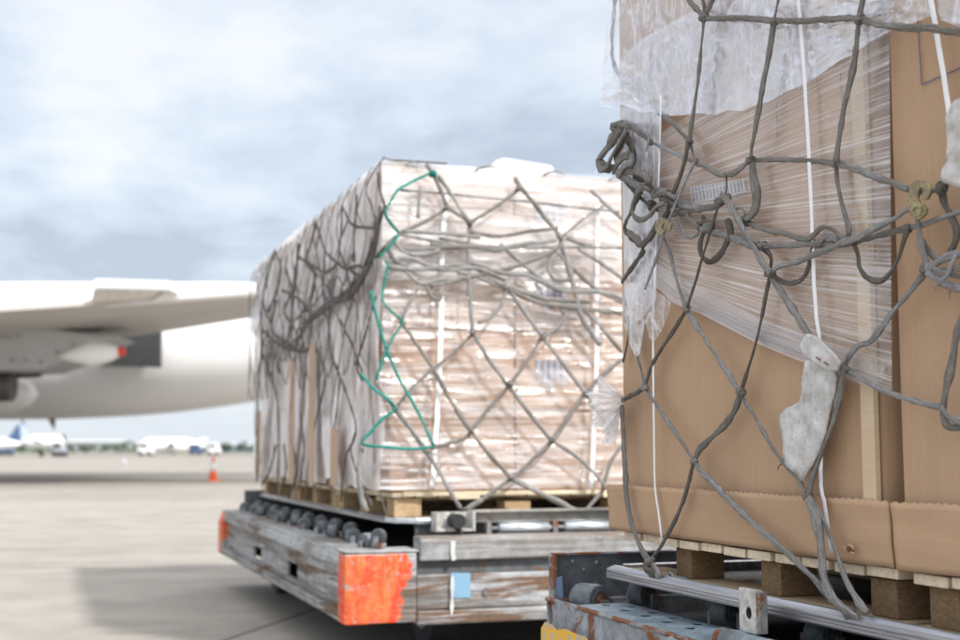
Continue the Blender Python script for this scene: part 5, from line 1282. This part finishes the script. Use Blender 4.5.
Ll = [([(379, 172), (380, 190), (385, 206)], 5), ([(380, 206), (377, 240), (366, 272), (347, 295), (322, 308), (306, 324), (296, 345)], 5), ([(384, 208), (372, 245), (358, 280), (335, 300), (312, 316)], 5), ([(376, 215), (374, 250), (356, 290), (330, 306), (300, 330)], 4.5), ([(370, 262), (380, 252), (386, 246)], 4),
 ([(342, 205), (341, 235), (338, 260)], 3), ([(343, 208), (353, 225), (375, 228)], 3), ([(357, 195), (355, 226), (353, 262)], 3), ([(316, 222), (325, 250), (336, 262)], 3), ([(316, 222), (310, 246), (306, 262), (318, 276)], 3),
 ([(298, 243), (296, 275), (293, 302), (291, 332)], 3.5), ([(275, 250), (268, 275), (263, 302), (270, 322)], 3), ([(275, 250), (281, 270), (276, 292), (268, 312)], 3), ([(298, 256), (314, 272), (311, 300), (298, 318)], 3), ([(325, 250), (323, 290), (330, 303)], 3),
 ([(345, 264), (350, 290), (341, 300)], 3), ([(336, 262), (345, 268), (360, 266), (368, 272)], 3.5), ([(350, 270), (362, 280), (356, 292)], 3.5), ([(262, 300), (261, 350), (258, 400), (257, 482)], 3), ([(276, 300), (272, 330), (290, 346)], 3), ([(318, 350), (325, 380), (316, 420), (308, 470), (306, 500)], 2.6),
 ([(330, 310), (330, 350), (345, 390), (356, 430), (345, 460), (341, 502)], 2.6), ([(340, 372), (338, 400), (332, 450), (331, 502)], 2.6), ([(356, 430), (351, 452), (361, 482), (372, 505)], 2.6), ([(266, 360), (276, 395), (279, 430), (277, 495)], 2.6), ([(295, 355), (292, 400), (290, 430), (297, 470), (288, 498)], 2.8),
 ([(302, 335), (306, 370), (300, 410), (304, 450), (298, 490)], 2.4), ([(340, 320), (352, 345), (362, 372)], 3), ([(376, 296), (365, 335), (357, 365), (362, 380)], 3), ([(284, 340), (300, 352), (312, 345)], 3), ([(262, 330), (280, 345), (296, 350)], 3.5),
 ([(282, 290), (300, 300), (312, 318)], 3), ([(308, 262), (325, 272), (340, 262)], 3), ([(285, 268), (292, 290), (284, 310), (292, 325)], 3), ([(268, 330), (262, 350), (270, 375)], 3), ([(326, 285), (336, 300), (350, 298)], 3.5), ([(262, 485), (270, 470), (276, 445)], 2.6), ([(284, 445), (286, 470), (280, 495)], 3)]
for p_, w_ in Ll: lro(p_, w_*1.15)
# fine diamond mesh over the whole left side, running over the top edge; bunched loops below the slack line
mb = MB()
def nx_(y, z): return 1.335-.03*noise.noise(Vector((y*2, z*2, 4)))-.01
rows_, cols_ = 7, 17; ND_ = {}
for r in range(rows_+1):
    for c in range(cols_+1):
        y = 5.27+(c+.5*(r % 2))*.205+random.uniform(-.05, .05); z = 2.15-r*.125+random.uniform(-.035, .035)-.02*(c % 3)
        ND_[r, c] = Vector((nx_(y, z), min(y, 8.72), z))
def run(P, w): sweep(mb, P, w, NX, .5, step=.04, n=5, twist=.4)
for c in range(cols_+1):
    for d in (0, 1):
        P = []; cc = c
        for r in range(rows_+1):
            if 0 <= cc <= cols_: P.append(ND_[r, cc].copy())
            if d == 0: cc = cc+1 if r % 2 else cc
            else: cc = cc-1 if not r % 2 else cc
            if (r+c) % 3 == 0: d = 1-d
        if len(P) < 3: continue
        top = P[0]; P = [Vector((1.62, top.y+.1*(1 if d else -1), 2.13)), Vector((1.40, top.y, 2.150)), Vector((1.352, top.y, 2.140))]+P[1:]
        # slack tail down to the rail for some
        if c % 3 == 0 and d:
            q = P[-1]; y = q.y
            P += [Vector((nx_(y, 1.1)-.005, y+random.uniform(-.12, .12), 1.05)), Vector((1.36, y+random.uniform(-.16, .16), .80)), Vector((1.395, y+random.uniform(-.1, .1), .62))]
        run(P, random.uniform(.007, .011))
for i in range(26):
    f = random.random(); y = 5.35+f*3.1; zc = 1.72-.30*f+random.uniform(-.12, .10)
    P = [Vector((1.31+random.uniform(-.015, .01), y+math.sin(t_*1.2+i)*.07+t_*.03-.1, zc+.07*math.cos(t_*1.25+i))) for t_ in range(6)]
    run(P, random.uniform(.010, .014))
mb.build('net_mesh', M['rope'], FN)['kind'] = 'stuff'
# net strands over the top
for i in range(7):
    x = 1.55+i*.32
    P = [Vector((x-.1, 5.235, 2.12)), Vector((x-.08, 5.235, 2.135)), Vector((x, 5.27, 2.152)), Vector((x+.12, 5.6, 2.15)), Vector((x-.05, 6.2, 2.15)), Vector((x+.1, 7.0, 2.15)), Vector((x, 8.5, 2.15))]
    mb = MB(); sweep(mb, P, .013, (0, 0, 1), .5, step=.05, n=6); mb.build('top_rope', M['rope_g'], FN)
# haze-free air; done
